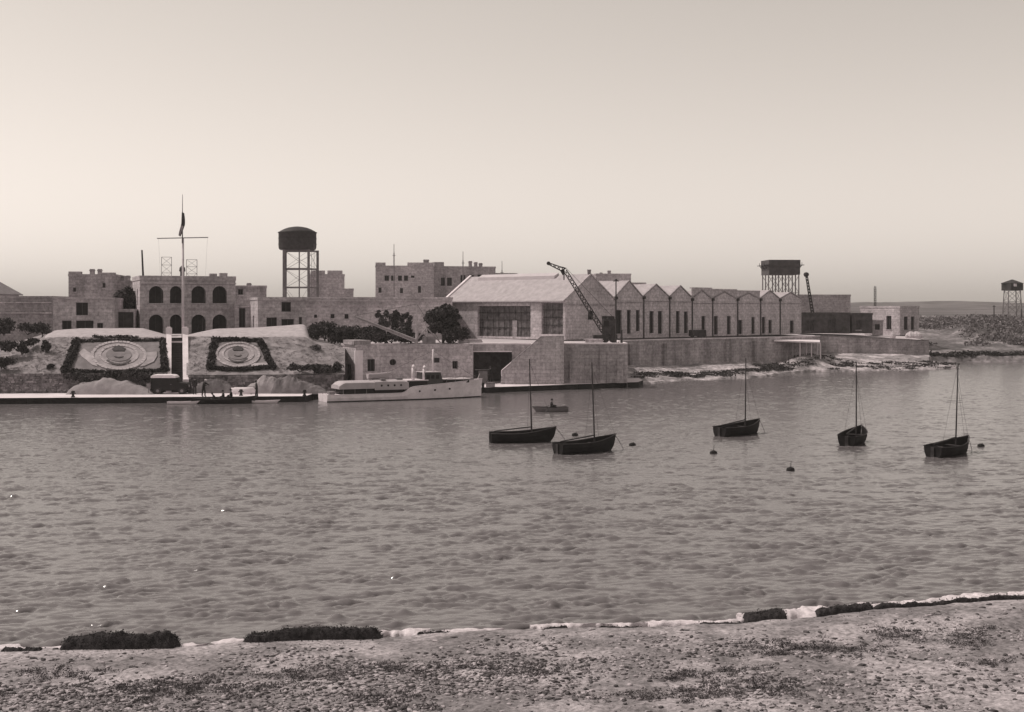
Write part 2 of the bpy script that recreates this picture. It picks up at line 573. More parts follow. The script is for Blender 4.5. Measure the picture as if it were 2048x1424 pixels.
# ------------------------------------------------------------------ quay
M_QUAY = mat('quay_paving', .72, .14, .6, .9, .2)
M_QFACE = mat('wet_quay_stone', .03, .4, 1.2, .7, .5, streak=True)
QZ = .6
QE = [(-170, 117), (gx(-40, 128.3), 128.3), (-20.9, 131.4), (-20.7, 135.4), (15.2, 157.0), (16.2, 161)]
mb = MB()
top = [(x, y, QZ) for x, y in QE] + [(16.2, 172, QZ), (-170, 172, QZ)]
mb.poly(top)
kind(mb.build('quay', M_QUAY), 'structure', 'bright stone quay apron along the far water')
mb = MB()
for (x0, y0), (x1, y1) in zip(QE[:-1], QE[1:]):
    L = math.hypot(x1 - x0, y1 - y0); nx, ny = (y1 - y0) / L, -(x1 - x0) / L
    ns = max(1, int(L / 2.2))
    for i in range(ns):
        t0, t1 = i / ns, (i + 1) / ns
        a = Vector((x0 + (x1 - x0) * t0, y0 + (y1 - y0) * t0, -.8)); c = Vector((x0 + (x1 - x0) * t1, y0 + (y1 - y0) * t1, -.8))
        j = random.uniform(.0, .05)
        mb.poly([a + Vector((nx * j, ny * j, 0)), c + Vector((nx * j, ny * j, 0)), c + Vector((nx * j, ny * j, 1.32)), a + Vector((nx * j, ny * j, 1.32))])
        mb.poly([a + Vector((nx * j, ny * j, 1.32)), c + Vector((nx * j, ny * j, 1.32)), c + Vector((0, 0, 1.396)), a + Vector((0, 0, 1.396))])
kind(mb.build('quay_wall', M_QFACE), 'structure', 'dark wet face of the quay')

# ------------------------------------------------------------------ inland ground and hills
TZ = 5.2
M_EARTH = mat('pale_earth', .52, .2, .25, .95, .3)
mb = MB()
mb.poly([(-21, 156, TZ), (-2.0, 155.2, TZ), (13.6, 155.2, TZ), (14.0, 176.9, TZ - .18), (49.4, 208.3, TZ - .18), (52.8, 222.6, 4.82), (71.4, 222.6, 3.95), (74, 250, 4.6),
         (110, 330, TZ), (260, 330, TZ), (900, 700, TZ), (-900, 700, TZ), (-900, 176, TZ), (-21, 176, TZ)])
kind(mb.build('terrace', M_EARTH), 'structure', 'pale level ground behind the sea walls')
xs = np.linspace(-2200, 2200, 441); ys = np.linspace(560, 2600, 60)
Y, X = np.meshgrid(ys, xs, indexing='ij')
rise = np.clip((Y - 560) / 800, 0, 1)
cre = np.interp(X / 1300 * FPX + CX, [-2000, 0, 1000, 1690, 1730, 1840, 1960, 2048, 4000], [602, 603, 606, 609, 606.5, 604, 605.5, 606, 604])
Z = TZ - .3 + rise ** .8 * ((EYE - (cre - HZ) / FPX * 1360) - TZ) + 8.0 * (fbm(X * .010, Y * .012, 5) - .5) * np.clip(rise * 3, 0, 1)
Z = np.where(Y > 1500, Z - (Y - 1500) * .02, Z)
M_HILL = mat('far_hill', .13, .5, .03, .95)
kind(np_mesh('hill', np.stack([X, Y, Z], 2).reshape(-1, 3), grid_faces(60, 441), M_HILL, smooth=True), 'structure', 'low distant hill along the skyline')

# ------------------------------------------------------------------ planted bank behind the quay
BK = 3.9 / 8.5
def bank_base(x):
    return 136.9 + .11 * (x + 43)
def bank_pt(px, py, lift=0.0):
    k, m_ = (px - CX) / FPX, (py - HZ) / FPX
    Yb = (EYE - 2.4 + BK * (136.9 + .11 * 43)) / (m_ + BK * (1 - .11 * k))
    return Vector((k * Yb, Yb - lift * .4, EYE - m_ * Yb + lift * .9))
def bank_fn(px_l, px_r, left):
    def fn(X, Y):
        v = Y - bank_base(X)
        px = X / Y * FPX + CX
        z = 2.4 + BK * np.clip(v, 0, 8.5)
        crown = np.clip((v - 8.5) / 8.5, 0, 1)
        env = np.interp(px, [85, 112, 160, 285, 315, 334], [0, .75, 1, 1, .45, .05]) if left else np.interp(px, [372, 395, 430, 520, 600, 612, 618, 640], [.0, .4, .9, 1.1, 1.5, 1.45, .1, 0])
        z = z + .86 * env * crown ** .8
        z = np.where(v > 17.2, np.minimum(z, 6.3), z)
        if left:
            z = z - np.interp(px, [-100, 0, 60, 95], [2.4, 1.7, .7, 0]) * np.clip(v / 8.5, 0, 1)
        else:
            z = z - np.interp(px, [612, 630, 660, 700], [0, .75, 1.0, 1.6]) * np.clip(v / 8.5, 0, 1)
        z = z + .16 * (fbm(X * .7, Y * .7, 4) - .5) * np.clip(v, 0, 1) * np.clip(9.5 - v, .25, 1)
        return z
    return fn
M_BANK = mat('bank_earth', .29, .4, .9, .95, .6)
M_CROWN = mat('bank_crown', .44, .2, 1.4, .95, .3)
def bank(pl, pr, left, lab):
    ks = (np.arange(pl, pr + 1, 5.0) - CX) / FPX; ks[-1] = (pr - CX) / FPX
    vs = np.concatenate([np.arange(0, 8.4, .35), [8.5], np.arange(8.9, 17.2, .5), [17.25, 20, 26, 38]])
    Vv, K = np.meshgrid(vs, ks, indexing='ij')
    Y = (136.9 + .11 * 43 + Vv) / (1 - .11 * K)            # side edges run parallel to the steps
    X = K * Y
    Z = bank_fn(0, 0, left)(X, Y)
    o = np_mesh('bank', np.stack([X, Y, Z], 2).reshape(-1, 3), grid_faces(len(vs), len(ks)), M_BANK, smooth=True)
    o.data.materials.append(M_CROWN)
    vm = (vs[:-1] + vs[1:]) / 2
    mi = np.zeros((len(vs) - 1, len(ks) - 1), np.int32)
    pxm = (X[:-1, :-1] / Y[:-1, :-1] * FPX + CX)
    mi[(vm > 8.4) & (vm < 17.3), :] = 1
    mi[(pxm < 88) if left else (pxm > 622)] = 0
    o.data.polygons.foreach_set('material_index', mi.ravel())
    kind(o, 'structure', lab)
bank(-420, 335, True, 'sloping earth bank with pale rounded top left of the steps')
bank(373, 690, False, 'sloping earth bank with pale rounded top right of the steps')

# ------------------------------------------------------------------ rock shelf at the foot of the sea wall
RK = [(1235, 776), (1262, 771), (1320, 766), (1370, 761), (1440, 759), (1500, 757), (1560, 750), (1620, 745), (1700, 742.5), (1800, 741), (1880, 739), (1925, 737)]
RY = [wY(q) for p, q in RK]; RX = [gx(p, y) for (p, q), y in zip(RK, RY)]
def rock_fn(X, Y):
    px = X / Y * FPX + CX
    s = (Y - np.interp(X, RX, RY)) * .75 + 2.2 * (fbm(X * .22, Y * .22, 3) - .5)
    st = s + .9 * (fbm(X * .5 + 9, Y * .9, 3) - .5)
    led = np.floor(np.clip(st, -1, 9) / 1.4) * .42
    z = np.where(s < 0, s * .5, .16 + .075 * s + led * .22)
    z = np.minimum(z, 1.9 + .7 * np.clip((px - 1640) / 60, 0, 1))
    md = np.exp(-(((px - 1622) / 50) ** 2)) * np.exp(-(((s - 5.0) / 3.4) ** 2))
    z = z + 1.5 * md * (s > 0)
    z = np.where(s > 0, z + .34 * (fbm(X * 1.1, Y * 1.1, 4) - .5), z)
    z = np.where(px > 1860, np.minimum(z, .35 + .5 * fbm(X * .5, Y * .5, 3)), z)
    z = np.where((X > RX[-1]) | (X < RX[0] - 1), -.7, z)
    return z
M_ROCK = ground_mat('shore_rock', .26, .60, .66, .35, 1.6)
V, F = grid_patch(12, 78, 156, 226, .3, .3, rock_fn)
kind(np_mesh('rock_shelf', V, F, M_ROCK), 'structure', 'low ledged pale rock shelf below the long sea wall')

# ------------------------------------------------------------------ far shore on the right
def far_fn(X, Y):
    s = Y - 231 - .06 * (X - 70) + 2.5 * (fbm(X * .12, Y * .12, 3) - .5)
    z = np.interp(s, [-30, 0, .4, 3, 6, 14, 28, 60, 110, 200], [-4, -.1, .9, 1.3, 1.6, 2.3, 3.3, 6.2, 6.8, 7.0])
    z = z + np.clip(s / 20, 0, 1) * (1.7 * (fbm(X * .10 + 4, Y * .08, 4) - .5)) + .5 * (fbm(X * .6, Y * .6, 3) - .5) * (s > 0)
    px = X / Y * FPX + CX
    z = z + 1.7 * np.exp(-((px - 1945) / 48) ** 2 - ((s - 42) / 14) ** 2)
    return z
M_FAR = ground_mat('far_shore_ground', .10, .28, .38, .22, 1.0)
V, F = grid_patch(58, 330, 222, 430, .9, .9, far_fn)
kind(np_mesh('far_shore', V, F, M_FAR, smooth=True), 'structure', 'rocky far shore rising to scrub at the right edge')

# ================================================================== WALLS
M_WALL = mat('sea_wall_stone', .55, .35, .45, .9, .5, streak=True)
M_RUB = mat('rubble_stone', .22, .5, 1.6, .95, .9, contrast=(.38, .6))

def wall_strip(name, label, pts, z0, z1, thick, m, copem=None, buttress=()):
    """vertical wall along a ground polyline (x,y[,z0,z1]); thickness goes away from the viewer"""
    root = thing(name, label, 'wall', (pts[0][0], pts[0][1], z0))
    mb = MB(); cp = MB()
    for (a, c) in zip(pts[:-1], pts[1:]):
        d = Vector((c[0] - a[0], c[1] - a[1], 0)); nrm = Vector((-d.y, d.x, 0)).normalized() * thick
        za, zb = (a[2:] or (z0, z1)), (c[2:] or (z0, z1))
        p = [Vector((a[0], a[1], za[0])), Vector((c[0], c[1], zb[0])), Vector((c[0], c[1], zb[1])), Vector((a[0], a[1], za[1]))]
        mb.prism(p, nrm)
        o = -nrm.normalized() * .08
        q = [p[3] + o + Vector((0, 0, .002)), p[2] + o + Vector((0, 0, .002)), p[2] + nrm - o + Vector((0, 0, .002)), p[3] + nrm - o + Vector((0, 0, .002))]
        cp.prism(q, (0, 0, .14))
    mb.build('wall', m, root)
    cp.build('coping', copem or M_STONE3, root)
    for bxy, w, zt in buttress:
        b = MB()
        b.box((bxy[0], bxy[1], (z0 + zt) / 2), (w, .5, zt - z0))
        b.build('pier', m, root)
    return root

# bastion wall on the quay, with the boat store opening at its left end
F = Front(0, 155.0, 0, xy=(gx(940, 155.0), 155.0))
root = thing('bastion_wall', 'tall stone bastion wall standing on the quay below the hangar', 'wall', (F.c[0], F.c[1], QZ))
mb = MB()
uw = gx(1255, 155) - F.c[0]
ua, ub = gx(947, 155) - F.c[0], gx(1024, 155) - F.c[0]
facade(mb, F, 0, uw, QZ, TZ - .02, [(ua, ub, QZ + .02, gz(704, 155))], 0, .5)
mb.poly([F.p(uw, 0, -.3), F.p(uw, 22, -.3), F.p(uw, 22, TZ - .02), F.p(uw, 0, TZ - .02)])
mb.poly([F.p(0, 0, QZ), F.p(0, 13, QZ), F.p(0, 13, TZ - .02), F.p(0, 0, TZ - .02)])
mb.build('wall', M_WALL, root)
mb = MB()
for a, c, dep in ((0, gx(1062, 155) - F.c[0], 1.3), (gx(1127, 155) - F.c[0], uw, 1.3)):
    mb.axes(F.p(a, -.09, TZ), (c - a, 0, 0), (0, dep, 0), (0, 0, .16))
mb.axes(F.p(uw - .45, 1.215, TZ + .002), (.5, 0, 0), (0, 20.4, 0), (0, 0, .15))
mb.build('coping', M_WHITE, root)
mb = MB()
mb.axes(F.p(ua - .1, -.13, gz(704, 155) + .01), (ub - ua + .1, 0, 0), (0, .3, 0), (0, 0, .13))
mb.build('lintel', M_WHITE, root)
mb = MB()
mb.poly([F.p(ua - .5, 5, QZ), F.p(ub + .5, 5, QZ), F.p(ub + .5, 5, 5), F.p(ua - .5, 5, 5)])
mb.poly([F.p(ua - .5, .5, QZ), F.p(ua - .5, 5, QZ), F.p(ua - .5, 5, 5), F.p(ua - .5, .5, 5)])
mb.poly([F.p(ub + .5, .5, QZ), F.p(ub + .5, 5, QZ), F.p(ub + .5, 5, 5), F.p(ub + .5, .5, 5)])
mb.poly([F.p(ua - .5, .5, 4.9), F.p(ub + .5, .5, 4.9), F.p(ub + .5, 5, 4.9), F.p(ua - .5, 5, 4.9)])
mb.build('store_interior', mat('store_timber', .15, .4, 1.5, .9, .3), root)
for px in (1145, 1205, 1240):
    mb = MB()
    x = gx(px, 155)
    mb.axes((x - .35, 154.72, QZ), (.7, 0, 0), (0, .3, 0), (0, 0, random.uniform(2.6, 4.0)))
    mb.build('pier', M_WALL, root)

# stepped ramp wall in front of it
Yr_ = 152.6
P = [(1001, 765), (1004, 741), (1030, 719), (1056, 697), (1082, 674), (1128, 673), (1128, 769)]
root = thing('ramp_wall', 'sloping stair wall rising to a blunt top against the bastion wall', 'wall', (gx(1060, Yr_), Yr_, QZ))
pp = [pt(a, b, Yr_) for a, b in P]
pp[0] = (pp[0][0], Yr_, QZ); pp[-1] = (pp[-1][0], Yr_, QZ)
mb = MB(); mb.prism([pp[i] for i in range(7)], (0, 2.3, 0)); mb.build('wall', mat('ramp_stone', .6, .2, .5, .9, .4, streak=True), root)
mb = MB()
for (a, c) in zip(P[1:5], P[2:6]):
    A, C = Vector(pt(*a, Yr_)), Vector(pt(*c, Yr_))
    mb.prism([A + Vector((0, -.05, .0)), C + Vector((0, -.05, .0)), C + Vector((0, -.05, .10)), A + Vector((0, -.05, .10))], (0, 1.0, 0))
mb.build('coping', M_STONE2, root)
mb = MB(); mb.path([pt(1003, 752, 152.3), pt(1003, 741, 152.3), pt(1022, 725, 152.3)], .05); mb.build('handrail', M_WHITE, root)

# long sea wall to the right and its continuation
a0, a1 = (14.0, 176.6, .6, TZ - .2), (gx(1640, 208), 208, 1.2, TZ - .2)
pts = []
for i in range(13):
    t = i / 12
    pts.append((a0[0] + (a1[0] - a0[0]) * t, a0[1] + (a1[1] - a0[1]) * t, .2, TZ - .2))
root = wall_strip('sea_wall', 'long straight sea wall below the row of gabled sheds', pts, .2, TZ - .2, .8, M_WALL, M_STONE3)
for t in (.06, .21, .5, .64, .83):
    mb = MB()
    mb.box((a0[0] + (a1[0] - a0[0]) * t + .13, a0[1] + (a1[1] - a0[1]) * t - .16, 2.5), (.5, .4, 4.2), math.atan2(a1[1] - a0[1], a1[0] - a0[0]))
    mb.build('pier', M_STONE2, root)
pts = [(49.3, 208.0, .8, 4.95), (gx(1640, 222), 222, .8, gz(672, 222)), (gx(1720, 222), 222, .8, gz(675, 222)), (gx(1800, 222), 222, .8, gz(679, 222)), (gx(1858, 222), 222, .8, gz(682, 222))]
root = wall_strip('harbour_wall', 'lower dark harbour wall ending beside the rocky far shore', pts, .8, 4.8, .8, M_WALL, M_RUB)
mb = MB(); e = pts[-1]; mb.prism([(e[0], e[1], 0), (e[0] + 1.2, e[1] + 20, 0), (e[0] + 1.2, e[1] + 20, e[3]), (e[0], e[1], e[3] - .01)], (-.7, .3, 0)); mb.build('return_wall', M_STONE2, root)

# rubble walls at the foot of the planted bank, built of many rough stones
def rubble(name, label, x0, x1, ztop):
    root = thing(name, label, 'wall', ((x0 + x1) / 2, bank_base((x0 + x1) / 2), QZ))
    mb = MB()
    A, B = Vector((x0, bank_base(x0), QZ)), Vector((x1, bank_base(x1), QZ))
    mb.prism([A, B, B + Vector((0, 0, ztop - QZ)), A + Vector((0, 0, ztop - QZ))], (0, .8, 0))
    mb.build('core', M_RUB, root)
    st = MB(); L = (B - A).length; d = (B - A) / L; z = QZ
    while z < ztop - .05:
        h = random.uniform(.16, .34); s = 0
        while s < L:
            w = random.uniform(.2, .62)
            if random.random() < .85:
                j = random.uniform(.03, .2); g = random.uniform(.02, .06)
                o = A + d * s + Vector((0, -j, z - QZ))
                st.axes(o, d * (w - g), (random.uniform(-.05, .05), j + .05, 0), (random.uniform(-.05, .05), random.uniform(-.02, .05), h - g), random.choice((0, 0, 1, 2)))
            s += w
        z += h
    kind(st.build('stones', [M_RUB, mat('rubble_mid', .3, .5, 2.2, .95, .8, contrast=(.38, .6)), mat('rubble_dark', .16, .4, 1.5, .95, .6)], root), 'stuff')
    return root
rubble('rubble_wall', 'rough dark rubble wall under the sloping bank left of the van', -78, -36.45, 2.5)
rubble('rubble_wall', 'rough rubble wall at the bank foot right of the flagpole steps', -34.3, -18.2, 2.35)

# ------------------------------------------------------------------ steps between the banks
FS = Front(333, 136.4, 14.6)
root = thing('stairway', 'steep steps coloured dark for shade between two whitewashed side walls behind the van', 'stairs', FS.p(1, 0, QZ))
D, I = Vector((*FS.d, 0)), Vector((*FS.i, 0))
mb = MB()
for i in range(30):
    t = i / 30
    mb.axes(FS.p(.5, .6 + 9.4 * t, QZ), D * 1.22, I * (9.4 / 30 + .002), (0, 0, (i + 1) * 5.6 / 30))
mb.build('steps', mat('steps_shade_tone', .05, .3, 2, .9, .3), root)  # dark colour holds the shade that falls between the side walls
for u0, w in ((-.06, .55), (1.68, .60)):
    mb = MB()
    mb.prism([FS.p(u0, v, z) for v, z in ((0, QZ), (10.6, QZ), (10.6, 6.75), (9.4, 6.75), (.6, 2.0), (0, 2.0))], D * w)
    mb.build('side_wall', M_WHITE, root)
    mb = MB(); mb.box(FS.p(u0 + w / 2, 9.6, 6.95), (w + .14, w + .14, .75), FS.a); mb.box(FS.p(u0 + w / 2, 9.6, 7.37), (w * .7, w * .7, .1), FS.a); mb.build('post', M_WHITE, root)
mb = MB(); mb.box(FS.p(1.1, 9.0, FS.z(353, 684, 9.0)), (1.3, .12, .2), FS.a); mb.build('crossbar', M_WHITE, root)

# ================================================================== BUILDINGS
def building(name, label, px0, Y, a, px1, pytop, z0, depth, wins=(), lwins=(), m=None, par=.35, chim=(), crenel=(), pane=None, ledge=(), thick=.3, xy=None, roofm=None, cat='building', wf=None):
    m = m or M_STONE
    F = Front(px0, Y, a, xy)
    w = F.u(px1)
    zt = F.z(px0, pytop)
    zw = zt - par
    root = thing(name, label, cat, (F.c[0], F.c[1], z0))
    holes = []
    for q in wins:
        pa, ya, pb, yb = q[:4]
        holes.append((F.u(pa), F.u(pb), max(z0 + .05, F.z((pa + pb) / 2, yb)), min(zw - .05, F.z((pa + pb) / 2, ya)), q[4] if len(q) > 4 else 'rect'))
    mb = MB()
    facade(mb, F, 0, w, z0, zw, holes, 0, thick)
    G = Front(0, 0, math.degrees(F.a) - 90, xy=F.p(0, depth, 0)[:2])         # left side, u runs towards the front
    lh = []
    for q in lwins:
        lh.append((depth - q[1], depth - q[0], q[2], q[3], 'rect'))
    facade(mb, G, 0, depth, z0, zw, lh, 0, thick)
    mb.poly([F.p(w, 0, z0), F.p(w, depth, z0), F.p(w, depth, zw), F.p(w, 0, zw)])
    mb.poly([F.p(0, depth, z0), F.p(w, depth, z0), F.p(w, depth, zw), F.p(0, depth, zw)])
    mb.build('wall', m, root)
    mb = MB()
    e, t = .07, .3
    D, I = Vector((*F.d, 0)), Vector((*F.i, 0))
    mb.axes(F.p(-e, -e, zw), D * (w + 2 * e), I * t, (0, 0, par))
    mb.axes(F.p(-e, depth + e - t, zw), D * (w + 2 * e), I * t, (0, 0, par))
    mb.axes(F.p(-e, t - e, zw), D * t, I * (depth + 2 * e - 2 * t), (0, 0, par))
    mb.axes(F.p(w + e - t, t - e, zw), D * t, I * (depth + 2 * e - 2 * t), (0, 0, par))
    mb.build('parapet', m, root)
    mb = MB()
    mb.axes(F.p(t - e, t - e, zw - .12), D * (w + 2 * e - 2 * t), I * (depth + 2 * e - 2 * t), (0, 0, .16))
    mb.build('roof', roofm or M_ROOF, root)
    for (pa, pb, ptop, v) in chim:
        ca_, cb_ = F.u(pa), F.u(pb)
        zc = F.z(pa, ptop, v)
        c = MB(); c.axes(F.p(ca_, v, zw + .04), D * (cb_ - ca_), I * max(.6, cb_ - ca_), (0, 0, zc - zw - .04))
        c.axes(F.p(ca_ - .08, v - .08, zc - .3), D * (cb_ - ca_ + .16), I * (max(.6, cb_ - ca_) + .16), (0, 0, .14))
        c.build('chimney', m, root)
    for (pa, pb, ptop, dv) in crenel:                                          # raised parapet blocks
        ca_, cb_ = F.u(pa), F.u(pb)
        c = MB(); c.axes(F.p(ca_, -.02, zt + .002), D * (cb_ - ca_), I * dv, (0, 0, F.z(pa, ptop) - zt)); c.build('roof_block', m, root)
    for (pa, pb, y) in ledge:
        c = MB(); c.axes(F.p(F.u(pa), -.22, F.z(pa, y)), D * (F.u(pb) - F.u(pa)), I * .25, (0, 0, .16)); c.build('ledge', M_STONE3, root)
    for h in holes:
        add_window(root, F, h, thick - .02, wf or M_FRAME, pane or M_GLASS, 'door' if h[2] < z0 + .5 else 'window')
    for h in lh:
        add_window(root, G, h, thick - .02, wf or M_FRAME, pane or M_GLASS, 'window')
    return root, F, zt, zw

LZ = 6.25
# arcaded two-storey house; dark pane colour in the arches stands in for gallery shade
ar = []
for a, b_ in ((298, 327), (340, 364), (383, 412), (425, 454)):
    ar += [(a, 572, b_, 607, 'arch'), (a, 629, b_, 672, 'arch')]
root, FA, zt, zw = building('arcaded_house', 'two storey stone house with two rows of four dark arches', 280, 163, 22, 471, 551, LZ, 9, ar, lwins=[(2.5, 3.5, 7.0, 9.0), (2.5, 3.5, 10.2, 12.0)], par=.55, thick=.75, wf=M_TIMBER,
                            ledge=[(279, 472, 617), (279, 472, 567)], crenel=[(420, 434, 547, .9), (440, 455, 546, .9)], m=M_STONE)
mb = MB(); c = FA.p(FA.u(369), 2, zt - .1); mb.lathe(c, [(.28, 0), (.28, .7), (.42, .75), (.36, 1.2), (.12, 1.45)], 10); mb.build('roof_cowl', M_IRON, root)
for pa, pb, py in ((330, 350, 514), (380, 401, 519)):
    t = thing('lattice_frame', 'faint upright lattice frame on the arcaded house roof, ' + ('left of' if pa < 360 else 'right of') + ' the flagpole', 'aerial frame', FA.p(FA.u(pa), 4, zw))
    z1 = FA.z(pa, py, 4); u0, u1 = FA.u(pa) * 1.02, FA.u(pb) * 1.02
    mb = MB()
    for u in (u0, u1):
        mb.tube(FA.p(u, 4, zw), FA.p(u, 4, z1), .035, .035, 5)
    for k in range(4):
        za, zb = zw + (z1 - zw) * k / 3.0, zw + (z1 - zw) * (k + 1) / 3.0
        mb.tube(FA.p(u0, 4, min(za, z1)), FA.p(u1, 4, min(za, z1)), .025, .025, 4)
        if k < 3:
            mb.tube(FA.p(u0, 4, za), FA.p(u1, 4, zb), .018, .018, 4)
            mb.tube(FA.p(u1, 4, za), FA.p(u0, 4, zb), .018, .018, 4)
    mb.build('frame', M_STEEL, t)
u = FA.u(292)
mb = MB(); mb.tube(FA.p(u, 3, zw), Vector(FA.p(u, 3, FA.z(290, 500, 3))) + Vector((-.18, 0, 0)), .14, .10, 8)
tag(mb.build('roof_pole', M_TIMBER), 'plain dark pole leaning slightly at the left end of the arcaded roof', 'pole')

building('low_house', 'low flat roofed pale house left of the arcaded house', 106, 158, 9, 229, 595, LZ - .6, 8, [(152, 605, 176, 631), (124, 641, 143, 669), (152, 641, 187, 669), (194, 646, 206, 668)], par=.3, m=M_STONE, ledge=[(105, 230, 598)])
building('side_annex', 'dark fronted annex with a wide opening beside the arcaded house', 224, 162, 10, 270, 618, LZ - .3, 6, [(227, 624, 267, 656)], par=.22, m=M_STONE, pane=M_TIMBER)
root, F, zt, zw = building('long_wall_house', 'long weathered house with stepped ledges at the left edge', -60, 171, 4, 106, 592, 4.5, 9, [(0, 647, 21, 668), (-40, 640, -20, 664)], m=M_STONE2, ledge=[(-60, 104, 627), (-60, 104, 606)])
# pitched roof at the left edge
Yp = 186
root = thing('pitched_house', 'house with plain pitched roof cut off by the left edge', 'building', (gx(-60, Yp), Yp, 5.2))
mb = MB(); x0, x1, xm = gx(-185, Yp), gx(-36, Yp), gx(-108, Yp); ze, zr = gz(586, Yp), gz(546, Yp)
mb.poly([(x0, Yp, 5.2), (x1, Yp, 5.2), (x1, Yp, ze), (xm, Yp, zr - .1), (x0, Yp, ze)])
mb.poly([(x1, Yp, 5.2), (x1, Yp + 14, 5.2), (x1, Yp + 14, ze), (x1, Yp, ze)])
mb.poly([(x0, Yp, 5.2), (x0, Yp + 14, 5.2), (x0, Yp + 14, ze), (x0, Yp, ze)])
mb.poly([(x0, Yp + 14, 5.2), (x1, Yp + 14, 5.2), (x1, Yp + 14, ze), (xm, Yp + 14, zr - .1), (x0, Yp + 14, ze)]); mb.build('wall', M_STONE, root)
mb = MB()
for xa, xb in ((x1 + .4, xm), (x0 - .4, xm)):
    mb.prism([(xa, Yp - .4, ze - .2), (xb, Yp - .4, zr), (xb, Yp - .4, zr + .15), (xa, Yp - .4, ze - .05)], (0, 15, 0))
mb.build('roof', mat('tiled_roof', .22, .25, 1.2, .9, .3), root)

building('old_block', 'old battlemented block with stubby chimneys on the left skyline', 137, 200, 8, 231, 548, 5.2, 14, [(146, 575, 152, 584), (205, 566, 211, 576)], m=M_STONE2,
         chim=[(170, 179, 538, 4), (186, 194, 538, 4), ], crenel=[(137, 162, 543, 1.2), (196, 230, 545, 1.0)])
building('old_wing', 'lower wing with two stubby chimneys beside the battlemented block', 229, 203, 8, 282, 561, 5.2, 10, m=M_STONE2, chim=[(234, 241, 551, 3), (246, 254, 551, 3)])
building('rear_house', 'flat roofed house rising behind the right end of the arcaded house', 455, 186, 12, 533, 571, 5.2, 9, [(476, 578, 486, 590)], m=M_STONE2, chim=[(494, 503, 566, 3)], ledge=[(456, 533, 573)])
building('link_wall', 'short wall with one tall dark doorway right of the arcaded house', 470, 166, 17, 501, 607, LZ, 5, [(478, 616, 491, 655)], m=M_STONE, par=.2, ledge=[(471, 500, 614)])
building('gate_house', 'small square house with sunlit left side and dark windows', 516, 160, 19, 612, 594, LZ, 8, [(563, 604, 582, 624), (533, 635, 554, 655), (563, 638, 588, 655), (598, 634, 604, 649)], lwins=[(3.5, 4.8, 6.8, 8.6)], m=M_STONE, ledge=[(515, 613, 601)])
building('long_store', 'long low flat roofed store across the middle behind the quay', 604, 180, 6, 905, 594, 4.6, 12, [(661, 628, 669, 637), (689, 628, 697, 638), (760, 630, 768, 640), (628, 629, 634, 636)], m=M_STONE, par=.3, ledge=[(605, 775, 611), (605, 900, 603)])
building('square_tower_block', 'plain square windowless block with notched top right of the big water tower', 616, 232, 9, 689, 548, 5, 9, m=M_BLOCK, crenel=[(622, 650, 541, 1.4), (655, 685, 541, 1.4)])
building('step_annex', 'low stepped annex at the foot of the square block', 686, 233, 9, 707, 577, 5, 6, m=M_BLOCK)
building('barrack_block', 'large three storey barrack block on the middle skyline', 751, 262, 5, 868, 531, 5, 16, [(769, 551, 778, 562), (782, 551, 790, 562), (796, 551, 804, 562), (808, 551, 816, 562), (822, 551, 829, 556), (757, 575, 763, 586), (800, 576, 806, 587), (836, 572, 842, 586)],
         m=M_BLOCK, crenel=[(751, 771, 525, 2), (815, 866, 525, 4)], chim=[(848, 859, 519, 5)])
building('barrack_wing', 'darker right wing of the barrack block with three chimney stacks', 867, 268, 16, 991, 532, 5, 14, [(882, 555, 890, 572), (894, 555, 904, 572), (921, 550, 931, 573), (937, 550, 948, 560), (955, 549, 963, 560)],
         m=M_STONE2, crenel=[(869, 888, 524, 3)], chim=[(950, 956, 522, 5), (961, 967, 524, 5), (971, 977, 526, 5)])
building('far_block', 'low far block peeping over the left end of the hangar roof', 985, 285, 10, 1034, 546, 5, 12, m=M_BLOCK)
building('far_tall_block', 'flat topped far block showing between the first two gables', 1192, 300, 6, 1262, 547, 5, 14, m=M_BLOCK, chim=[(1222, 1228, 541, 4), (1206, 1211, 545, 4)])
building('far_row', 'low far roofs stepping down behind the second and third gables', 1262, 300, 6, 1292, 565, 5, 10, m=M_STONE2)
for px, py, Yq, lab in ((788, 488, 259, 'tall thin wireless mast before the barrack block'), (926, 503, 266, 'thin mast above the barrack wing near its chimneys'), (1004, 522, 284, 'short thin mast at the right end of the barrack skyline')):
    t = thing('wireless_mast', lab, 'mast', (gx(px, Yq), Yq, 5))
    mb = MB(); mb.tube((gx(px, Yq), Yq, 5), (gx(px, Yq), Yq, gz(py + 18, Yq)), .16, .12, 6); mb.build('pole', M_STEEL, t)
    mb = MB(); mb.tube((gx(px, Yq), Yq, gz(py + 20, Yq)), pt(px, py, Yq), .07, .05, 6); mb.tube(pt(px - 3, py + 23, Yq), pt(px + 3, py + 23, Yq), .05, .05, 5); mb.build('topmast', M_IRON, t)
# quay building
root, FQ, zt, zw = building('quay_house', 'low stone quay house with whitewashed left end behind the launch', 712, 148, 23, 946, 690, QZ, 6, [(735, 718, 750, 743), (779, 718, 793, 731, 'round'), (905, 722, 916, 738)],
                     m=M_STONE3, par=.22, thick=.35)
D, I = Vector((*FQ.d, 0)), Vector((*FQ.i, 0))
mb = MB(); mb.axes(FQ.p(-.12, -.10, QZ), D * .9, I * .5, (0, 0, 4.1)); mb.build('pilaster', M_WHITE, root)
mb = MB(); mb.axes(FQ.p(-.12, 5.3, QZ), D * .5, I * .8, (0, 0, 4.1)); mb.build('pilaster', M_WHITE, root)
mb = MB(); mb.axes(FQ.p(-.14, 1.9, QZ), D * .1, I * 1.1, (0, 0, 2.4)); mb.build('door', M_TIMBER, root)
mb = MB(); mb.axes(FQ.p(-.2, .2, zt + .01), D * 2.0, I * 4.5, (0, 0, .5)); mb.build('roof_block', M_STONE2, root)

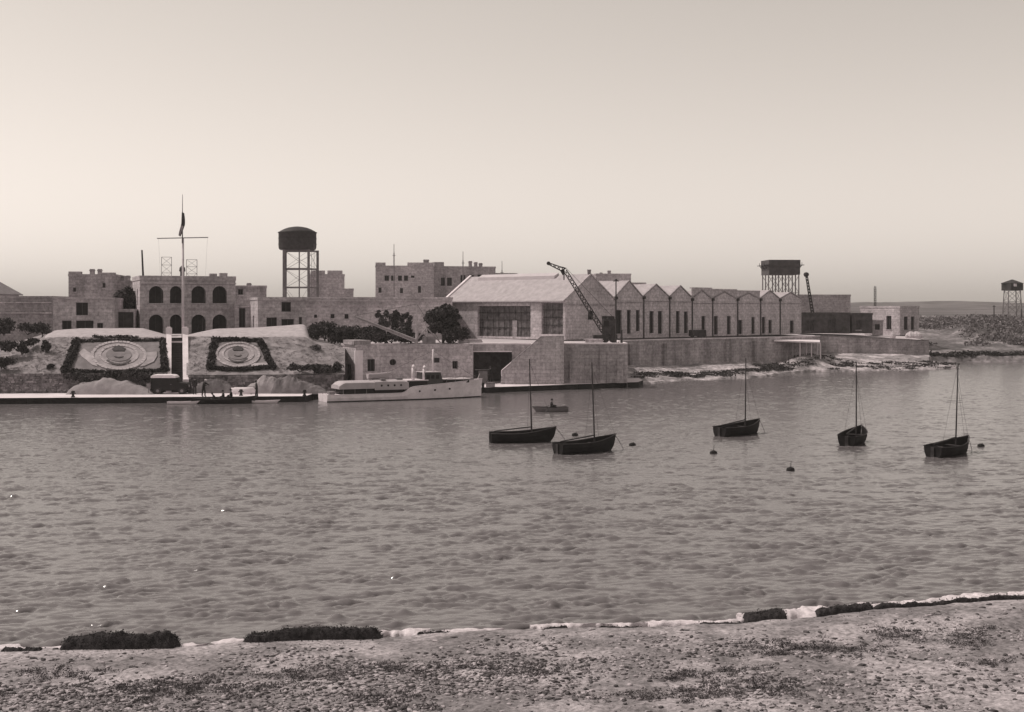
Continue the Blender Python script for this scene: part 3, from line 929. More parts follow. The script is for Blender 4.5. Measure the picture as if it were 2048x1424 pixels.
# ------------------------------------------------------------------ hangar and row of gabled sheds
M_GAB = mat('shed_render', .66, .14, .4, .9, .3, streak=True)
HA = 46.0
F = Front(1131, 178, HA)
G = Front(0, 0, HA - 90, xy=None) if False else None
VAL = [1131, 1230, 1286, 1338, 1383, 1424, 1474, 1520, 1559, 1603]
APX = [550, 563, 570, 573, 575, 578, 581, 582, 586]
EAV = [600, 595, 594, 595, 598, 598, 598, 598, 599]
WINS = {1: [(1232, 1244, 620, 668), (1254, 1262, 620, 668), (1272, 1280, 620, 663)], 2: [(1299, 1308, 622, 667), (1316, 1325, 622, 668)], 3: [(1352, 1360, 622, 667), (1368, 1376, 623, 667)],
        4: [(1403, 1411, 632, 675)], 5: [(1428, 1436, 632, 676), (1454, 1462, 632, 675)], 6: [(1477, 1485, 640, 676), (1503, 1510, 634, 672)], 7: [(1524, 1531, 634, 668), (1537, 1544, 640, 668)], 8: [(1580, 1588, 641, 668)], 0: [(1176, 1187, 622, 640)]}
ORD = ['', 'second', 'third', 'fourth', 'fifth', 'sixth', 'seventh', 'eighth', 'last']
DEP = 24.0
M_BIG = MATS['dark_timber']
for i in range(9):
    ua, ub = F.u(VAL[i]), F.u(VAL[i + 1]) - .02
    um = (ua + ub) / 2
    pm = (VAL[i] + VAL[i + 1]) / 2
    base = F.p(ua, 0, TZ)
    ze = F.z(pm, EAV[i]); za = F.z(pm if i else 1186, APX[i])
    flat = i in (4, 5, 6)
    if i == 0:
        root = thing('hangar', 'large hangar with bright sheet roof and dark side openings', 'hangar', base)
    elif flat:
        root = thing('flat_front_shed', 'stepped flat parapet shed, %s bay from the large hangar' % ORD[i], 'shed', base, 'sheds in the row right of the hangar')
    else:
        root = thing('gabled_shed', 'gable fronted shed with narrow tall windows, %s bay counting from the large hangar' % ORD[i], 'shed', base, 'sheds in the row right of the hangar')
    holes = [(F.u(a), F.u(c), max(TZ + .2, F.z(a, e)), F.z(a, d)) for a, c, d, e in WINS.get(i, [])]
    if i == 0:
        holes.append((F.u(1204), F.u(1228), TZ + .02, F.z(1216, 632)))
    mb = MB()
    if flat:
        facade(mb, F, ua, ub, TZ, za - .2, holes)
    else:
        facade(mb, F, ua, ub, TZ, ze, holes, top=[(ua, ze), (ub, ze), (um, za)])
        mb.poly([F.p(ua, DEP, TZ), F.p(ub, DEP, TZ), F.p(ub, DEP, ze), F.p(um, DEP, za), F.p(ua, DEP, ze)])
    # left flank
    Gs = Front(0, 0, HA - 90, xy=F.p(ua, DEP, 0)[:2])
    side = []
    if i == 0:
        k0 = [(955, 1062), (1083, 1128)]
        side = [(Gs.u(955), Gs.u(1061), TZ + .3, Gs.z(1000, 612)), (Gs.u(1083), Gs.u(1126), TZ + .75, Gs.z(1100, 606))]
    facade(mb, Gs, 0, DEP, TZ, ze, side, 0, .5)
    mb.poly([F.p(ub, 0, TZ), F.p(ub, DEP, TZ), F.p(ub, DEP, ze), F.p(ub, 0, ze)])
    mb.build('wall', M_GAB, root)
    if flat:
        D, I = Vector((*F.d, 0)), Vector((*F.i, 0))
        mb = MB(); mb.axes(F.p(ua - .03, -.06, za - .2), D * (ub - ua + .04), I * .4, (0, 0, .2)); mb.build('parapet', M_GAB, root)
        for p, q in ((ua + .1, um), (ub - .1, um)):           # gable outlined in raised coping on the flat front
            mb = MB(); mb.prism([F.p(p, -.12, ze), F.p(q, -.12, za - .55), F.p(q, -.12, za - .33), F.p(p, -.12, ze + .2)], Vector(F.p(0, .14, 0)) - Vector(F.p(0, 0, 0))); mb.build('gable_coping', M_STONE2, root)
        mb = MB(); mb.axes(F.p(ua, .4, ze - .2), D * (ub - ua), I * (DEP - .4), (0, 0, .2)); mb.build('roof', M_SHEET, root)
    else:
        o = .25 if i else .45
        sl = (za - ze) / (um - ua)
        for nm, (p, q, pz) in (('roof', (ua - (o if i == 0 else 0), um, ze - (o * sl if i == 0 else 0))), ('roof', (ub, um, ze))):
            mb = MB()
            v0, v1 = .06, DEP + (.3 if i == 0 else 0)
            mb.prism([F.p(p, v0, pz + .03), F.p(q, v0, za + .03), F.p(q, v0, za + .15), F.p(p, v0, pz + .15)], Vector(F.p(0, v1 - v0, 0)) - Vector(F.p(0, 0, 0)))
            mb.build(nm, M_SHEET, root)
        mb = MB()                                             # barge coping on the gable
        for s_, (p, q) in enumerate(((ua, um), (ub, um))):
            mb.prism([F.p(p, -.1, ze + .02), F.p(q, -.1, za + .02), F.p(q, -.1, za + .22), F.p(p, -.1, ze + .22)], Vector(F.p(0, .17, 0)) - Vector(F.p(0, 0, 0)))
        mb.build('gable_coping', M_STONE2 if i else M_STONE3, root)
    D, I = Vector((*F.d, 0)), Vector((*F.i, 0))
    mb = MB(); mb.axes(F.p(ua, -.1, ze - .75), D * (ub - ua), I * .1, (0, 0, .13)); mb.build('string_course', M_STONE2, root)
    if i:
        mb = MB(); mb.tube(F.p(ua + .1, -.1, TZ), F.p(ua + .1, -.1, ze - .02), .09, .09, 6); mb.box(F.p(ua + .1, -.15, ze - .1), (.42, .3, .42), F.a); mb.build('downpipe', M_IRON, root)
    for h in holes:
        add_window(root, F, h, .28, M_FRAME, M_GLASS, 'door' if h[2] < TZ + .1 else 'window', (1, 1))
    if i == 0:
        for h in side:                                        # sliding doors part way open, ribbed boards inside
            mb = MB()
            nb = int((h[1] - h[0]) / .55)
            for k in range(nb):
                u0 = h[0] + (h[1] - h[0]) * k / nb; u1 = h[0] + (h[1] - h[0]) * (k + 1) / nb
                mb.axes(Gs.p(u0, .42 + .06 * (k % 2), h[2]), Vector(Gs.p(u1 - .03, 0, 0)) - Vector(Gs.p(u0, 0, 0)), Vector(Gs.p(0, .05, 0)) - Vector(Gs.p(0, 0, 0)), (0, 0, h[3] - h[2]))
            mb.build('sliding_door', mat('door_boards', .14, .6, 1.6, .8, .3), root)
            for zf in (.27, .52, .76):
                mb = MB(); mb.axes(Gs.p(h[0], .38, h[2] + (h[3] - h[2]) * zf), Vector(Gs.p(h[1], 0, 0)) - Vector(Gs.p(h[0], 0, 0)), Vector(Gs.p(0, .05, 0)) - Vector(Gs.p(0, 0, 0)), (0, 0, .16)); mb.build('door_rail', M_TIMBER, root)
        mb = MB()                                             # pale wall post between the leaves of the wide opening
        uq = Gs.u(1022)
        mb.axes(Gs.p(uq, .3, TZ), Vector(Gs.p(uq + .9, 0, 0)) - Vector(Gs.p(uq, 0, 0)), Vector(Gs.p(0, .1, 0)) - Vector(Gs.p(0, 0, 0)), (0, 0, 2.6)); mb.build('door_post', M_STONE2, root)
        sl = (za - ze) / (um - ua)
        mb = MB()                                             # long ventilator along the sunny slope under the ridge
        p0, p1 = um - .95, um - .1
        v0, v1 = 6.0, 21.5
        mb.prism([F.p(p0, v0, ze + (p0 - ua) * sl + .16), F.p(p0, v0, ze + (p0 - ua) * sl + .62), F.p(p1 + .1, v0, za + .42), F.p(p1 + .1, v0, za + .12)], Vector(F.p(0, v1 - v0, 0)) - Vector(F.p(0, 0, 0)))
        mb.build('ridge_ventilator', mat('roof_sheet_pale', .55, .1, .6, .6), root)
        mb = MB(); mb.tube(F.p(ua - .3, .3, ze - .18), F.p(ua - .3, DEP, ze - .18), .12, .12, 6); mb.build('gutter', M_IRON, root)
        mb = MB(); mb.prism([F.p(ua - .45, DEP + .32, ze - .3), F.p(um, DEP + .32, za + .05), F.p(um, DEP + .32, za + .4), F.p(ua - .45, DEP + .32, ze + .05)], Vector(F.p(0, -.4, 0)) - Vector(F.p(0, 0, 0))); mb.build('barge_board', M_WHITE, root)
        mb = MB(); mb.tube(F.p(um, .3, za + .1), F.p(um, .3, za + .75), .22, .3, 8); mb.build('gable_finial', M_STEEL, root)
HF = F

# ------------------------------------------------------------------ right hand buildings
building('plain_block', 'plain windowless flat roofed block right of the second water tower', 1598, 248, 4, 1701, 589, 5, 14, m=M_BLOCK)
M_DARKSHED = mat('tarred_shed', .075, .5, 1.0, .85, .4)
building('tarred_shed', 'wide dark tarred shed in front of the plain block', 1601, 228, 3, 1700, 625, TZ, 8, [(1612, 640, 1628, 662), (1655, 638, 1672, 666)], m=M_DARKSHED, pane=M_TIMBER, roofm=M_DARKSHED, cat='shed')
building('tarred_hut', 'smaller dark tarred hut right of the wide tarred shed', 1704, 229, 3, 1745, 626, TZ, 7, [(1712, 640, 1722, 660)], m=M_DARKSHED, pane=M_TIMBER, roofm=M_DARKSHED, cat='shed')
building('pump_house', 'pale two sided pump house with tall narrow windows on the right', 1800, 242, 34, 1838, 612, TZ - .6, 9.5, [(1808, 633, 1816, 660), (1822, 633, 1829, 660)], lwins=[(2.0, 3.2, 5.6, 8.2), (5.6, 6.6, 5.6, 6.8)], m=M_STONE3)
building('low_lean_to', 'low lean to shed at the foot of the pale pump house', 1744, 236, 4, 1766, 640, TZ - .5, 4, [(1750, 648, 1760, 660)], m=M_STONE2, cat='shed')

# ================================================================== WATER TOWERS
def dome_tower():
    Yt, r = 222, gx(CX + 37.5, 222)
    x = gx(595, Yt)
    zb, zs, zt = gz(500, Yt), gz(466, Yt), gz(453, Yt)
    t = thing('water_tower', 'big domed dark water tower on braced legs behind the bank', 'water tower', (x, Yt, 5))
    mb = MB(); mb.lathe((x, Yt, zb), [(r * .9, 0), (r * .97, .12), (r, .5), (r, zs - zb), (r + .12, zs - zb), (r + .12, zs - zb + .12)], 32); mb.build('tank', M_IRON, t, True)
    for k in (.33, .66):
        mb = MB(); mb.lathe((x, Yt, zb + (zs - zb) * k), [(r + .02, -.06), (r + .06, -.06), (r + .06, .06), (r + .02, .06)], 32); mb.build('tank_band', M_IRON, t)
    mb = MB(); H = zt - zs
    mb.lathe((x, Yt, zs), [(r + .12, .05), (r * .9, H * .30), (r * .72, H * .58), (r * .5, H * .82), (r * .25, H * .95), (.05, H * 1.02)], 32); mb.build('dome', M_IRON, t, True)
    lx = [gx(572, Yt), gx(621, Yt)]
    w = lx[1] - lx[0]
    c = [(lx[0], Yt - w / 2), (lx[1], Yt - w / 2), (lx[1] + .9, Yt + w / 2), (lx[0] - .45, Yt + w / 2)]
    ML = mat('tower_leg', .17, .3, 1.5, .7)
    for a in c:
        mb = MB(); mb.box((a[0], a[1], (5 + zb) / 2), (.42, .42, zb - 5), rad(12)); mb.build('leg', ML, t)
    levels = [zb - .15, gz(538, Yt), gz(575, Yt), 6.5]
    for i, z in enumerate(levels[:3]):
        mb = MB()
        for k in range(4):
            mb.tube((*c[k], z), (*c[(k + 1) % 4], z), .13, .13, 6)
        mb.build('ring_beam', ML, t)
    mb = MB()
    for i in range(3):
        for k in range(4):
            a, b_ = c[k], c[(k + 1) % 4]
            mb.tube((*a, levels[i]), (*b_, levels[i + 1]), .035, .035, 5)
            mb.tube((*b_, levels[i]), (*a, levels[i + 1]), .02, .02, 5)
    mb.build('bracing', M_STEEL, t)
    mb = MB(); mb.tube((x + .3, Yt, 5), (x + .3, Yt, zb), .11, .11, 8); mb.build('riser_pipe', M_STEEL, t)
    mb = MB()
    xx = gx(628, Yt)
    for d in (-.2, .2):
        mb.tube((xx + d, Yt - 1.2, 5), (xx + d, Yt - 1.2, zb + 1), .035, .035, 5)
    mb.build('ladder', M_STEEL, t)
dome_tower()

def square_tower():
    Yt = 246
    x0, x1 = gx(1530, Yt), gx(1592, Yt)
    w = x1 - x0; xm = (x0 + x1) / 2
    zb, zm, zt = gz(550, Yt), gz(535, Yt), gz(521, Yt)
    t = thing('water_tower', 'flat topped square water tank on slender legs above the far sheds', 'water tower', (xm, Yt, 5))
    MT = mat('tank_plates', .085, .35, 1.2, .7, .3)
    mb = MB(); mb.box((xm, Yt, (zb + zm) / 2), (w, w, zm - zb), .06); mb.build('tank', MT, t)
    mb = MB(); mb.box((xm, Yt, (zm + zt) / 2 + .02), (w + .1, w + .1, zt - zm), .06); mb.build('upper_tank', MT, t)
    mb = MB()
    zg = gz(531, Yt)
    for s in (-1, 1):
        mb.box((xm + s * (w / 2 + .35), Yt, zg), (.6, w + .8, .1), .06)
        for q in (-.4, 0, .4):
            mb.tube((xm + s * (w / 2 + .6), Yt + q * w, zg), (xm + s * w / 2, Yt + q * w, zg - .8), .06, .06, 5)
            mb.tube((xm + s * (w / 2 + .6), Yt + q * w, zg), (xm + s * (w / 2 + .6), Yt + q * w, zg + .5), .05, .05, 5)
    mb.build('gallery', M_IRON, t)
    for i in range(4):
        for j in range(3):
            a = (xm - w / 2 + .1 + (w - .2) * i / 3, Yt - w / 2 + .1 + (w - .2) * j / 2)
            mb = MB(); mb.tube((*a, 5), (*a, zb), .14, .12, 6); mb.build('leg', M_STEEL, t)
    mb = MB()
    for j in (0, 2):
        y = Yt - w / 2 + .1 + (w - .2) * j / 2
        for i in range(3):
            xa, xb = xm - w / 2 + .1 + (w - .2) * i / 3, xm - w / 2 + .1 + (w - .2) * (i + 1) / 3
            mb.tube((xa, y, zb - .2), (xb, y, zb - 3.4), .05, .05, 5); mb.tube((xb, y, zb - .2), (xa, y, zb - 3.4), .05, .05, 5)
            mb.tube((xa, y, zb - 3.4), (xb, y, zb - 6.6), .05, .05, 5); mb.tube((xb, y, zb - 3.4), (xa, y, zb - 6.6), .05, .05, 5)
            mb.tube((xa, y, zb - 3.4), (xb, y, zb - 3.4), .06, .06, 5)
    mb.build('bracing', M_STEEL, t)
square_tower()

def shore_tower():
    Yt = 318
    x0, x1 = gx(2010, Yt), gx(2039, Yt); w = x1 - x0; xm = (x0 + x1) / 2
    zb, ze, zt = gz(581, Yt), gz(567, Yt), gz(559, Yt)
    t = thing('lookout_tower', 'small dark roofed tank on lattice legs at the far right edge', 'tower', (xm, Yt, 6.5))
    mb = MB(); mb.box((xm, Yt, (zb + ze) / 2), (w, w, ze - zb), .3); mb.build('cabin', M_IRON, t)
    mb = MB(); r = w * .78
    mb.lathe((xm, Yt, ze), [(r, -.05), (r, .08), (.15, zt - ze)], 4); mb.build('roof', M_IRON, t)
    mb = MB(); mb.box((xm - .1, Yt - w * .62, (zb + ze) / 2 + .45), (.8, .1, .7), .3); mb.build('hatch', M_WHITE, t)
    cs = [(-.45, -.45), (.45, -.45), (.45, .45), (-.45, .45)]
    fo = [(xm + a * w * 1.15, Yt + b_ * w * 1.15, 5.8) for a, b_ in cs]; to = [(xm + a * w * .9, Yt + b_ * w * .9, zb) for a, b_ in cs]
    for a, b_ in zip(fo, to):
        mb = MB(); mb.tube(a, b_, .13, .11, 6); mb.build('leg', M_STEEL, t)
    mb = MB()
    L = lambda k, f: Vector(fo[k]).lerp(Vector(to[k]), f)
    for k in range(4):
        for i in range(3):
            f0, f1 = i / 3, (i + 1) / 3
            mb.tube(L(k, f0), L((k + 1) % 4, f1), .05, .05, 5); mb.tube(L((k + 1) % 4, f0), L(k, f1), .05, .05, 5); mb.tube(L(k, f1), L((k + 1) % 4, f1), .06, .06, 5)
    mb.build('bracing', M_STEEL, t)
shore_tower()

# ================================================================== FLAGPOLE, POLES
Yf = 147.0
x = gx(366, Yf)
t = thing('flagpole', 'tall white flagpole with a cross yard on the bank by the steps', 'flagpole', (x, Yf, 6.3))
zt, zy, zj = gz(389, Yf), gz(476, Yf), gz(452, Yf)
mb = MB(); mb.tube((x, Yf, 6.2), (x, Yf, zy), .15, .11, 10); mb.build('pole', mat('white_pole', .6, .15, 2, .6), t, True)
mb = MB(); mb.tube((x - .04, Yf - .13, zy - .6), (x - .04, Yf - .05, zt), .075, .03, 8); mb.build('topmast', mat('varnished_spar', .2, .2, 2, .5), t, True)
mb = MB(); mb.tube((gx(315, Yf), Yf - .2, gz(477, Yf)), (gx(417, Yf), Yf - .2, gz(475, Yf)), .055, .055, 8); mb.build('yard', M_STEEL, t)
mb = MB()
for px in (317, 415):
    mb.tube(pt(px, 476, Yf - .2), (x + (2.2 if px > 366 else -2.2), Yf - .1, 6.6), .007, .007, 4)
mb.build('halyard', M_STEEL, t)
# limp ensign: folds hanging from the gaff
def flag():
    zs = np.linspace(gz(424, Yf - .2), gz(471, Yf - .2), 24); us = np.linspace(0, 1, 15)
    V = []
    for i, z in enumerate(zs):
        s = i / 23
        wd = .14 + .30 * math.sin(math.pi * min(1, s * .9 + .08)) ** .7
        for u in us:
            V.append((x + .02 + (u - .35) * wd - .75 * max(0, s - .5), Yf - .25 + .10 * math.sin(u * 14 + s * 5) * (.4 + s), z - .12 * u))
    o = np_mesh('flag', V, grid_faces(24, 15), mat('flag_dark', .09, .3, 3, .9), smooth=True)
    o.data.materials.append(mat('flag_pale', .55, .15, 3, .9))
    mi = np.zeros((23, 14), np.int32); mi[13:, :10] = 1; mi[16:, :12] = 1
    o.data.polygons.foreach_set('material_index', mi.ravel())
    so = o.modifiers.new('cloth', 'SOLIDIFY'); so.thickness = .01
    tag(o, 'limp dark and white flag hanging from the flagpole top', 'flag')
flag()

def pole(name, label, px, pyt, Y, z0, r=.07, m=None, arm=None, cat='pole'):
    t = thing(name, label, cat, (gx(px, Y), Y, z0))
    mb = MB(); mb.tube((gx(px, Y), Y, z0), pt(px, pyt, Y), r, r * .7, 8); mb.build('post', m or M_IRON, t)
    mb = MB()
    if arm == 'lamp':
        mb.tube((gx(px, Y) - .35, Y, gz(pyt, Y)), (gx(px, Y) + .35, Y, gz(pyt, Y)), .06, .06, 6)
        mb.lathe((gx(px, Y), Y, gz(pyt, Y)), [(.22, 0), (.16, .18), (.03, .28)], 10)
        mb.build('lamp_head', M_IRON, t)
    elif arm == 'sign':
        mb.box(pt(px, pyt + 4, Y - .08), (.42, .05, .5)); mb.build('board', M_STEEL, t)
    elif arm == 'lattice':
        zb, zt_ = z0 + .5, gz(pyt, Y)
        for i in range(9):
            za, zc = zb + (zt_ - zb) * i / 9, zb + (zt_ - zb) * (i + 1) / 9
            mb.tube((gx(px, Y) - .25, Y - .1, za), (gx(px, Y) + .25, Y - .1, zc), .04, .04, 4); mb.tube((gx(px, Y) + .25, Y - .1, za), (gx(px, Y) - .25, Y - .1, zc), .04, .04, 4)
        for d in (-.25, .25):
            mb.tube((gx(px, Y) + d, Y - .1, z0), (gx(px, Y) + d, Y - .1, zt_ - .3), .05, .05, 5)
        mb.build('lattice', M_IRON, t)
    return t
pole('lamp_post', 'tall lamp post at the sea wall in front of the second gable', 1232, 562, 158, TZ, .1, arm='lamp', cat='lamp post')
pole('mooring_post', 'dark timber post on the outer corner of the bastion wall', 1243, 660, 155.6, TZ, .16, M_TIMBER)
pole('radio_mast', 'lattice radio mast standing beyond the tarred hut', 1750, 572, 300, 5, .1, arm='lattice', cat='mast')
pole('telegraph_pole', 'dark telegraph pole in the scrub left of the far right tower', 1988, 613, 292, 6.3, .16, M_TIMBER, arm='lamp')
pole('telegraph_pole', 'short dark post just right of the far right tower legs', 2043, 618, 300, 6.3, .16, M_TIMBER)
pole('sign_post', 'thin post with small board on the quay left of the van', 297, 768, 134.0, QZ, .05, M_STEEL, arm='sign', cat='sign')
pole('rod_post', 'thin leaning rod standing on the quay by the launch stern', 643, 766, 136.5, QZ, .035, M_STEEL)
for px, py, Yb, lab in ((146, 783, 129.6, 'short iron bollard on the quay below the sand heap'), (482, 779, 131.9, 'short iron bollard between the boat party and the standing figure'), (609, 779, 131.6, 'short iron bollard near the quay corner left of the launch')):
    t = thing('bollard', lab, 'bollard', (gx(px, Yb), Yb, QZ), 'mooring bollards on the quay')
    mb = MB(); mb.lathe((gx(px, Yb), Yb, QZ), [(.2, 0), (.2, .08), (.13, .14), (.12, .42), (.19, .5), (.19, .6), (.08, .66)], 14); mb.build('post', M_IRON, t, True)
    mb = MB(); mb.tube((gx(px, Yb) - .27, Yb, QZ + .4), (gx(px, Yb) + .27, Yb, QZ + .4), .05, .05, 8); mb.build('cross_pin', M_IRON, t)

# ================================================================== CRANES
def beam(mb, a, b, w0, w1, n):
    """lattice jib: four chords with zigzag lacing and web plates"""
    a, b = Vector(a), Vector(b)
    d = (b - a).normalized(); s = d.cross(Vector((0, 1, 0))).normalized(); y = Vector((0, 1, 0))
    P = lambda f, i, j: a.lerp(b, f) + s * (i * (w0 + (w1 - w0) * f) / 2) + y * (j * (w0 + (w1 - w0) * f) / 2)
    for i in (-1, 1):
        for j in (-1, 1):
            mb.tube(P(0, i, j), P(1, i, j), .06, .045, 5)
    for k in range(n):
        f0, f1 = k / n, (k + 1) / n
        for i, j, p, q in ((-1, -1, 1, -1), (1, 1, -1, 1), (1, -1, 1, 1), (-1, 1, -1, -1)):
            mb.tube(P(f0, i, j), P(f1, p, q), .035, .035, 4)
            mb.tube(P(f0, p, q), P(f1, i, j), .04, .04, 4)
Yc = 162.5
t = thing('mobile_crane', 'dark mobile crane with cranked jib parked before the hangar gable', 'crane', (gx(1212, Yc), Yc, TZ))
xc = gx(1210, Yc)
mb = MB(); mb.box((xc, Yc, TZ + .75), (3.0, 1.7, .45)); mb.build('chassis', M_IRON, t)
for sx in (-1.0, 0.0, 1.0):
    for sy in (-.8, .8):
        mb = MB(); mb.tube((xc + sx, Yc + sy - .14, TZ + .42), (xc + sx, Yc + sy + .14, TZ + .42), .42, .42, 14); mb.build('wheel', M_IRON, t)
mb = MB(); mb.box((xc + .5, Yc, TZ + 2.0), (1.5, 1.4, 2.0)); mb.box((xc + .75, Yc, TZ + 3.1), (.8, 1.0, .4)); mb.build('cab', M_TIMBER, t)
mb = MB(); mb.box((xc + .15, Yc - .72, TZ + 2.4), (.6, .06, .7)); mb.build('cab_window', M_GLASS, t)
mb = MB(); mb.box((xc + 1.0, Yc, TZ + 1.4), (.6, 1.5, .9)); mb.build('counterweight', M_IRON, t)
foot, knee, tip = Vector((xc - .2, Yc - .1, TZ + 1.4)), Vector(pt(1130, 541, Yc)), Vector(pt(1097, 527, Yc))
mb = MB(); beam(mb, foot, knee, .55, .42, 16); mb.build('jib', M_IRON, t)
mb = MB(); beam(mb, knee, tip, .5, .22, 4); mb.tube(tip + Vector((0, -.12, .02)), tip + Vector((0, .12, .02)), .24, .24, 12); mb.build('jib_head', M_IRON, t)
mb = MB(); mb.tube(pt(1123, 540, Yc), pt(1128, 549, Yc), .2, .2, 8); mb.tube(pt(1128, 535, Yc), pt(1128, 560, Yc), .08, .08, 6); mb.build('sheave_block', M_IRON, t)
mb = MB(); mb.path([tip, knee + Vector((.1, 0, .35)), (xc + .9, Yc, TZ + 3.3)], .02, 4); mb.build('cable', M_IRON, t)

Yd = 153.0
t = thing('derrick', 'pale derrick boom slanting down to the roof of the quay house', 'crane', (gx(836, Yd), Yd, TZ))
a, b_ = Vector(pt(832, 682, Yd)), Vector(pt(706, 632, Yd))
M_PALE = mat('pale_spar', .38, .2, 2, .7)
mb = MB(); beam(mb, a, b_, .36, .16, 22); mb.tube(a, b_, .09, .05, 6); mb.build('boom', M_PALE, t)
mb = MB(); mb.tube((a.x, Yd, TZ - .1), a + Vector((.2, 0, 1.2)), .2, .16, 10); mb.tube(pt(833, 655, Yd), pt(834, 606, Yd), .09, .05, 8); mb.tube(a, pt(833, 650, Yd), .12, .09, 8); mb.build('mast', M_PALE, t)
mb = MB()
for px in (858, 884):
    mb.tube(pt(853, 655, Yd), (gx(px, Yd), Yd + (.8 if px > 860 else -.5), TZ), .08, .08, 6)
mb.tube(a, pt(853, 655, Yd), .09, .09, 6); mb.build('back_leg', M_PALE, t)
mb = MB(); mb.path([b_, pt(834, 608, Yd), pt(884, 690, Yd + .8)], .02, 4); mb.build('stay', M_IRON, t)
mb = MB(); mb.box((gx(858, Yd), Yd, TZ + .5), (1.5, 1.2, .9)); mb.tube((gx(850, Yd), Yd - .8, TZ + .6), (gx(850, Yd), Yd + .8, TZ + .6), .3, .3, 12); mb.build('winch', M_STEEL, t)

Ye = 229
t = thing('yard_crane', 'thin dark crane jib rising above the plain block', 'crane', (gx(1628, Ye), Ye, TZ))
mb = MB(); beam(mb, (gx(1629, Ye), Ye, TZ + 1.5), pt(1613, 551, Ye), .5, .32, 16); mb.build('jib', M_IRON, t)
mb = MB(); mb.lathe(pt(1612.5, 550, Ye), [(.3, -.3), (.5, .0), (.42, .35), (.1, .5)], 10); mb.build('jib_head', M_IRON, t)
mb = MB(); mb.box((gx(1631, Ye), Ye, TZ + .8), (1.8, 1.6, 1.6)); mb.build('cab', M_IRON, t)

# small stores on the terrace
for px, w, h, Yb, lab, mm in ((940, 3.0, .55, 157.5, 'low pale stack of planks on the terrace before the hangar', M_STONE3), (1188, 2.2, .5, 158.0, 'low pale timber stack behind the bastion wall coping', M_STONE3)):
    t = thing('plank_stack', lab, 'planks', (gx(px, Yb), Yb, TZ))
    for k in range(4):
        for j in range(3):
            mb = MB(); mb.box((gx(px, Yb) + random.uniform(-.08, .08), Yb - .45 + .45 * j, TZ + .08 + k * .15), (w + random.uniform(-.3, .1), .4, .12)); mb.build('plank', mm, t)
for px, Yb, w, lab in ((1392, 193, 1.9, 'small dark machine standing before the fifth shed bay'), (1402, 194.5, 1.1, 'dark drum beside the machine before the fifth shed bay')):
    t = thing('yard_machine', lab, 'machine', (gx(px, Yb), Yb, TZ))
    mb = MB(); mb.box((gx(px, Yb), Yb, TZ + .7), (w, 1.1, .9), .5); mb.build('body', M_IRON, t)
    for s in (-.35, .35):
        mb = MB(); mb.tube((gx(px, Yb) + s * w, Yb - .7, TZ + .35), (gx(px, Yb) + s * w, Yb - .55, TZ + .35), .35, .35, 12); mb.build('wheel', M_IRON, t)

# jetty platform on white posts over the rock mound
Yj = 203.0
t = thing('jetty_platform', 'pale slab on thin white posts at the foot of the sea wall', 'platform', (gx(1605, Yj), Yj, 2))
mb = MB(); mb.prism([pt(1548, 680, 199.5), pt(1640, 684, 200), pt(1640, 680, 206.5), pt(1570, 676, 206.5)], (0, 0, -.22)); mb.build('deck', M_WHITE, t)
for k, px in enumerate((1585, 1600, 1613, 1623, 1634, 1641)):
    yy = 200.6 if k % 2 else 202.6
    mb = MB(); mb.tube((gx(px, yy), yy, .5), (gx(px, yy), yy, gz(685, yy)), .1, .09, 8); mb.build('post', M_WHITE, t)
for k, (px, py) in enumerate(((1822, 668), (1833, 667), (1786, 668))):
    t = thing('boulder', ('left', 'right', 'lone')[k] + ' pale boulder lying on the ground before the pump house', 'boulder', (gx(px, 226), 226, 5))
    r = (1.0, 1.1, .5)[k]
    bm_ = MB(); ph = [(r * .9, -.3), (r, .15), (r * .8, .5), (r * .4, .8), (.1, .9)]
    bm_.lathe((gx(px, 226), 226, 4.7), ph, 9); bm_.build('stone', M_STONE3, t)

# ================================================================== GARDEN BEDS ON THE BANK
def hedge(name, label, poly, r, n, m=None, leaf=.16):
    pts = [bank_pt(a, b, r * .5) for a, b in poly]
    blobs = []
    for a, c in zip(pts[:-1], pts[1:]):
        L = (c - a).length; k = max(2, int(L / (r * .8)))
        for i in range(k + 1):
            p = a.lerp(c, i / k)
            q = r * random.uniform(.8, 1.15)
            blobs.append((p.x, p.y, p.z, q, q, q))
    t = thing(name, label, 'hedge', pts[0])
    leaf_cloud('foliage', m or M_LEAF, blobs, n, leaf, t)
    mb = MB(); mb.path([p - Vector((0, -.1, r * .4)) for p in pts], .06, 5); mb.build('stem', M_BARK, t)
hedge('border_hedge', 'dark hedge along the left side of the larger crest bed', [(153, 686), (146, 708), (138, 728), (130, 744)], .44, 2600)
hedge('border_hedge', 'dark ragged hedge along the top of the larger crest bed', [(153, 685), (185, 684), (215, 683), (250, 683), (290, 683), (332, 682)], .24, 2400, leaf=.11)
hedge('border_hedge', 'dark hedge along the bottom of the larger crest bed', [(140, 743), (180, 746), (220, 748), (260, 747), (300, 744), (334, 742)], .26, 2800, leaf=.12)
hedge('border_hedge', 'dark hedge down the right side of the larger crest bed by the steps', [(326, 684), (328, 705), (329, 725), (330, 742)], .38, 1600)
hedge('bed_planting', 'row of small ragged dark plants above the larger crest bed', [(187, 674), (205, 676), (222, 675), (238, 675), (256, 675), (276, 676)], .2, 700, leaf=.1)
hedge('border_hedge', 'dark hedge along the left side of the smaller crest bed', [(431, 684), (426, 700), (424, 718), (420, 738)], .42, 1500)
hedge('border_hedge', 'dark hedge along the top of the smaller crest bed', [(431, 683), (460, 681), (490, 683), (520, 684)], .3, 1200)
hedge('border_hedge', 'dark slanting hedge along the right side of the smaller crest bed', [(520, 684), (530, 703), (537, 722), (548, 738)], .36, 1500)
hedge('border_hedge', 'dark curved hedge along the bottom of the smaller crest bed', [(424, 738), (455, 741), (490, 741), (520, 738), (545, 735)], .26, 1200)

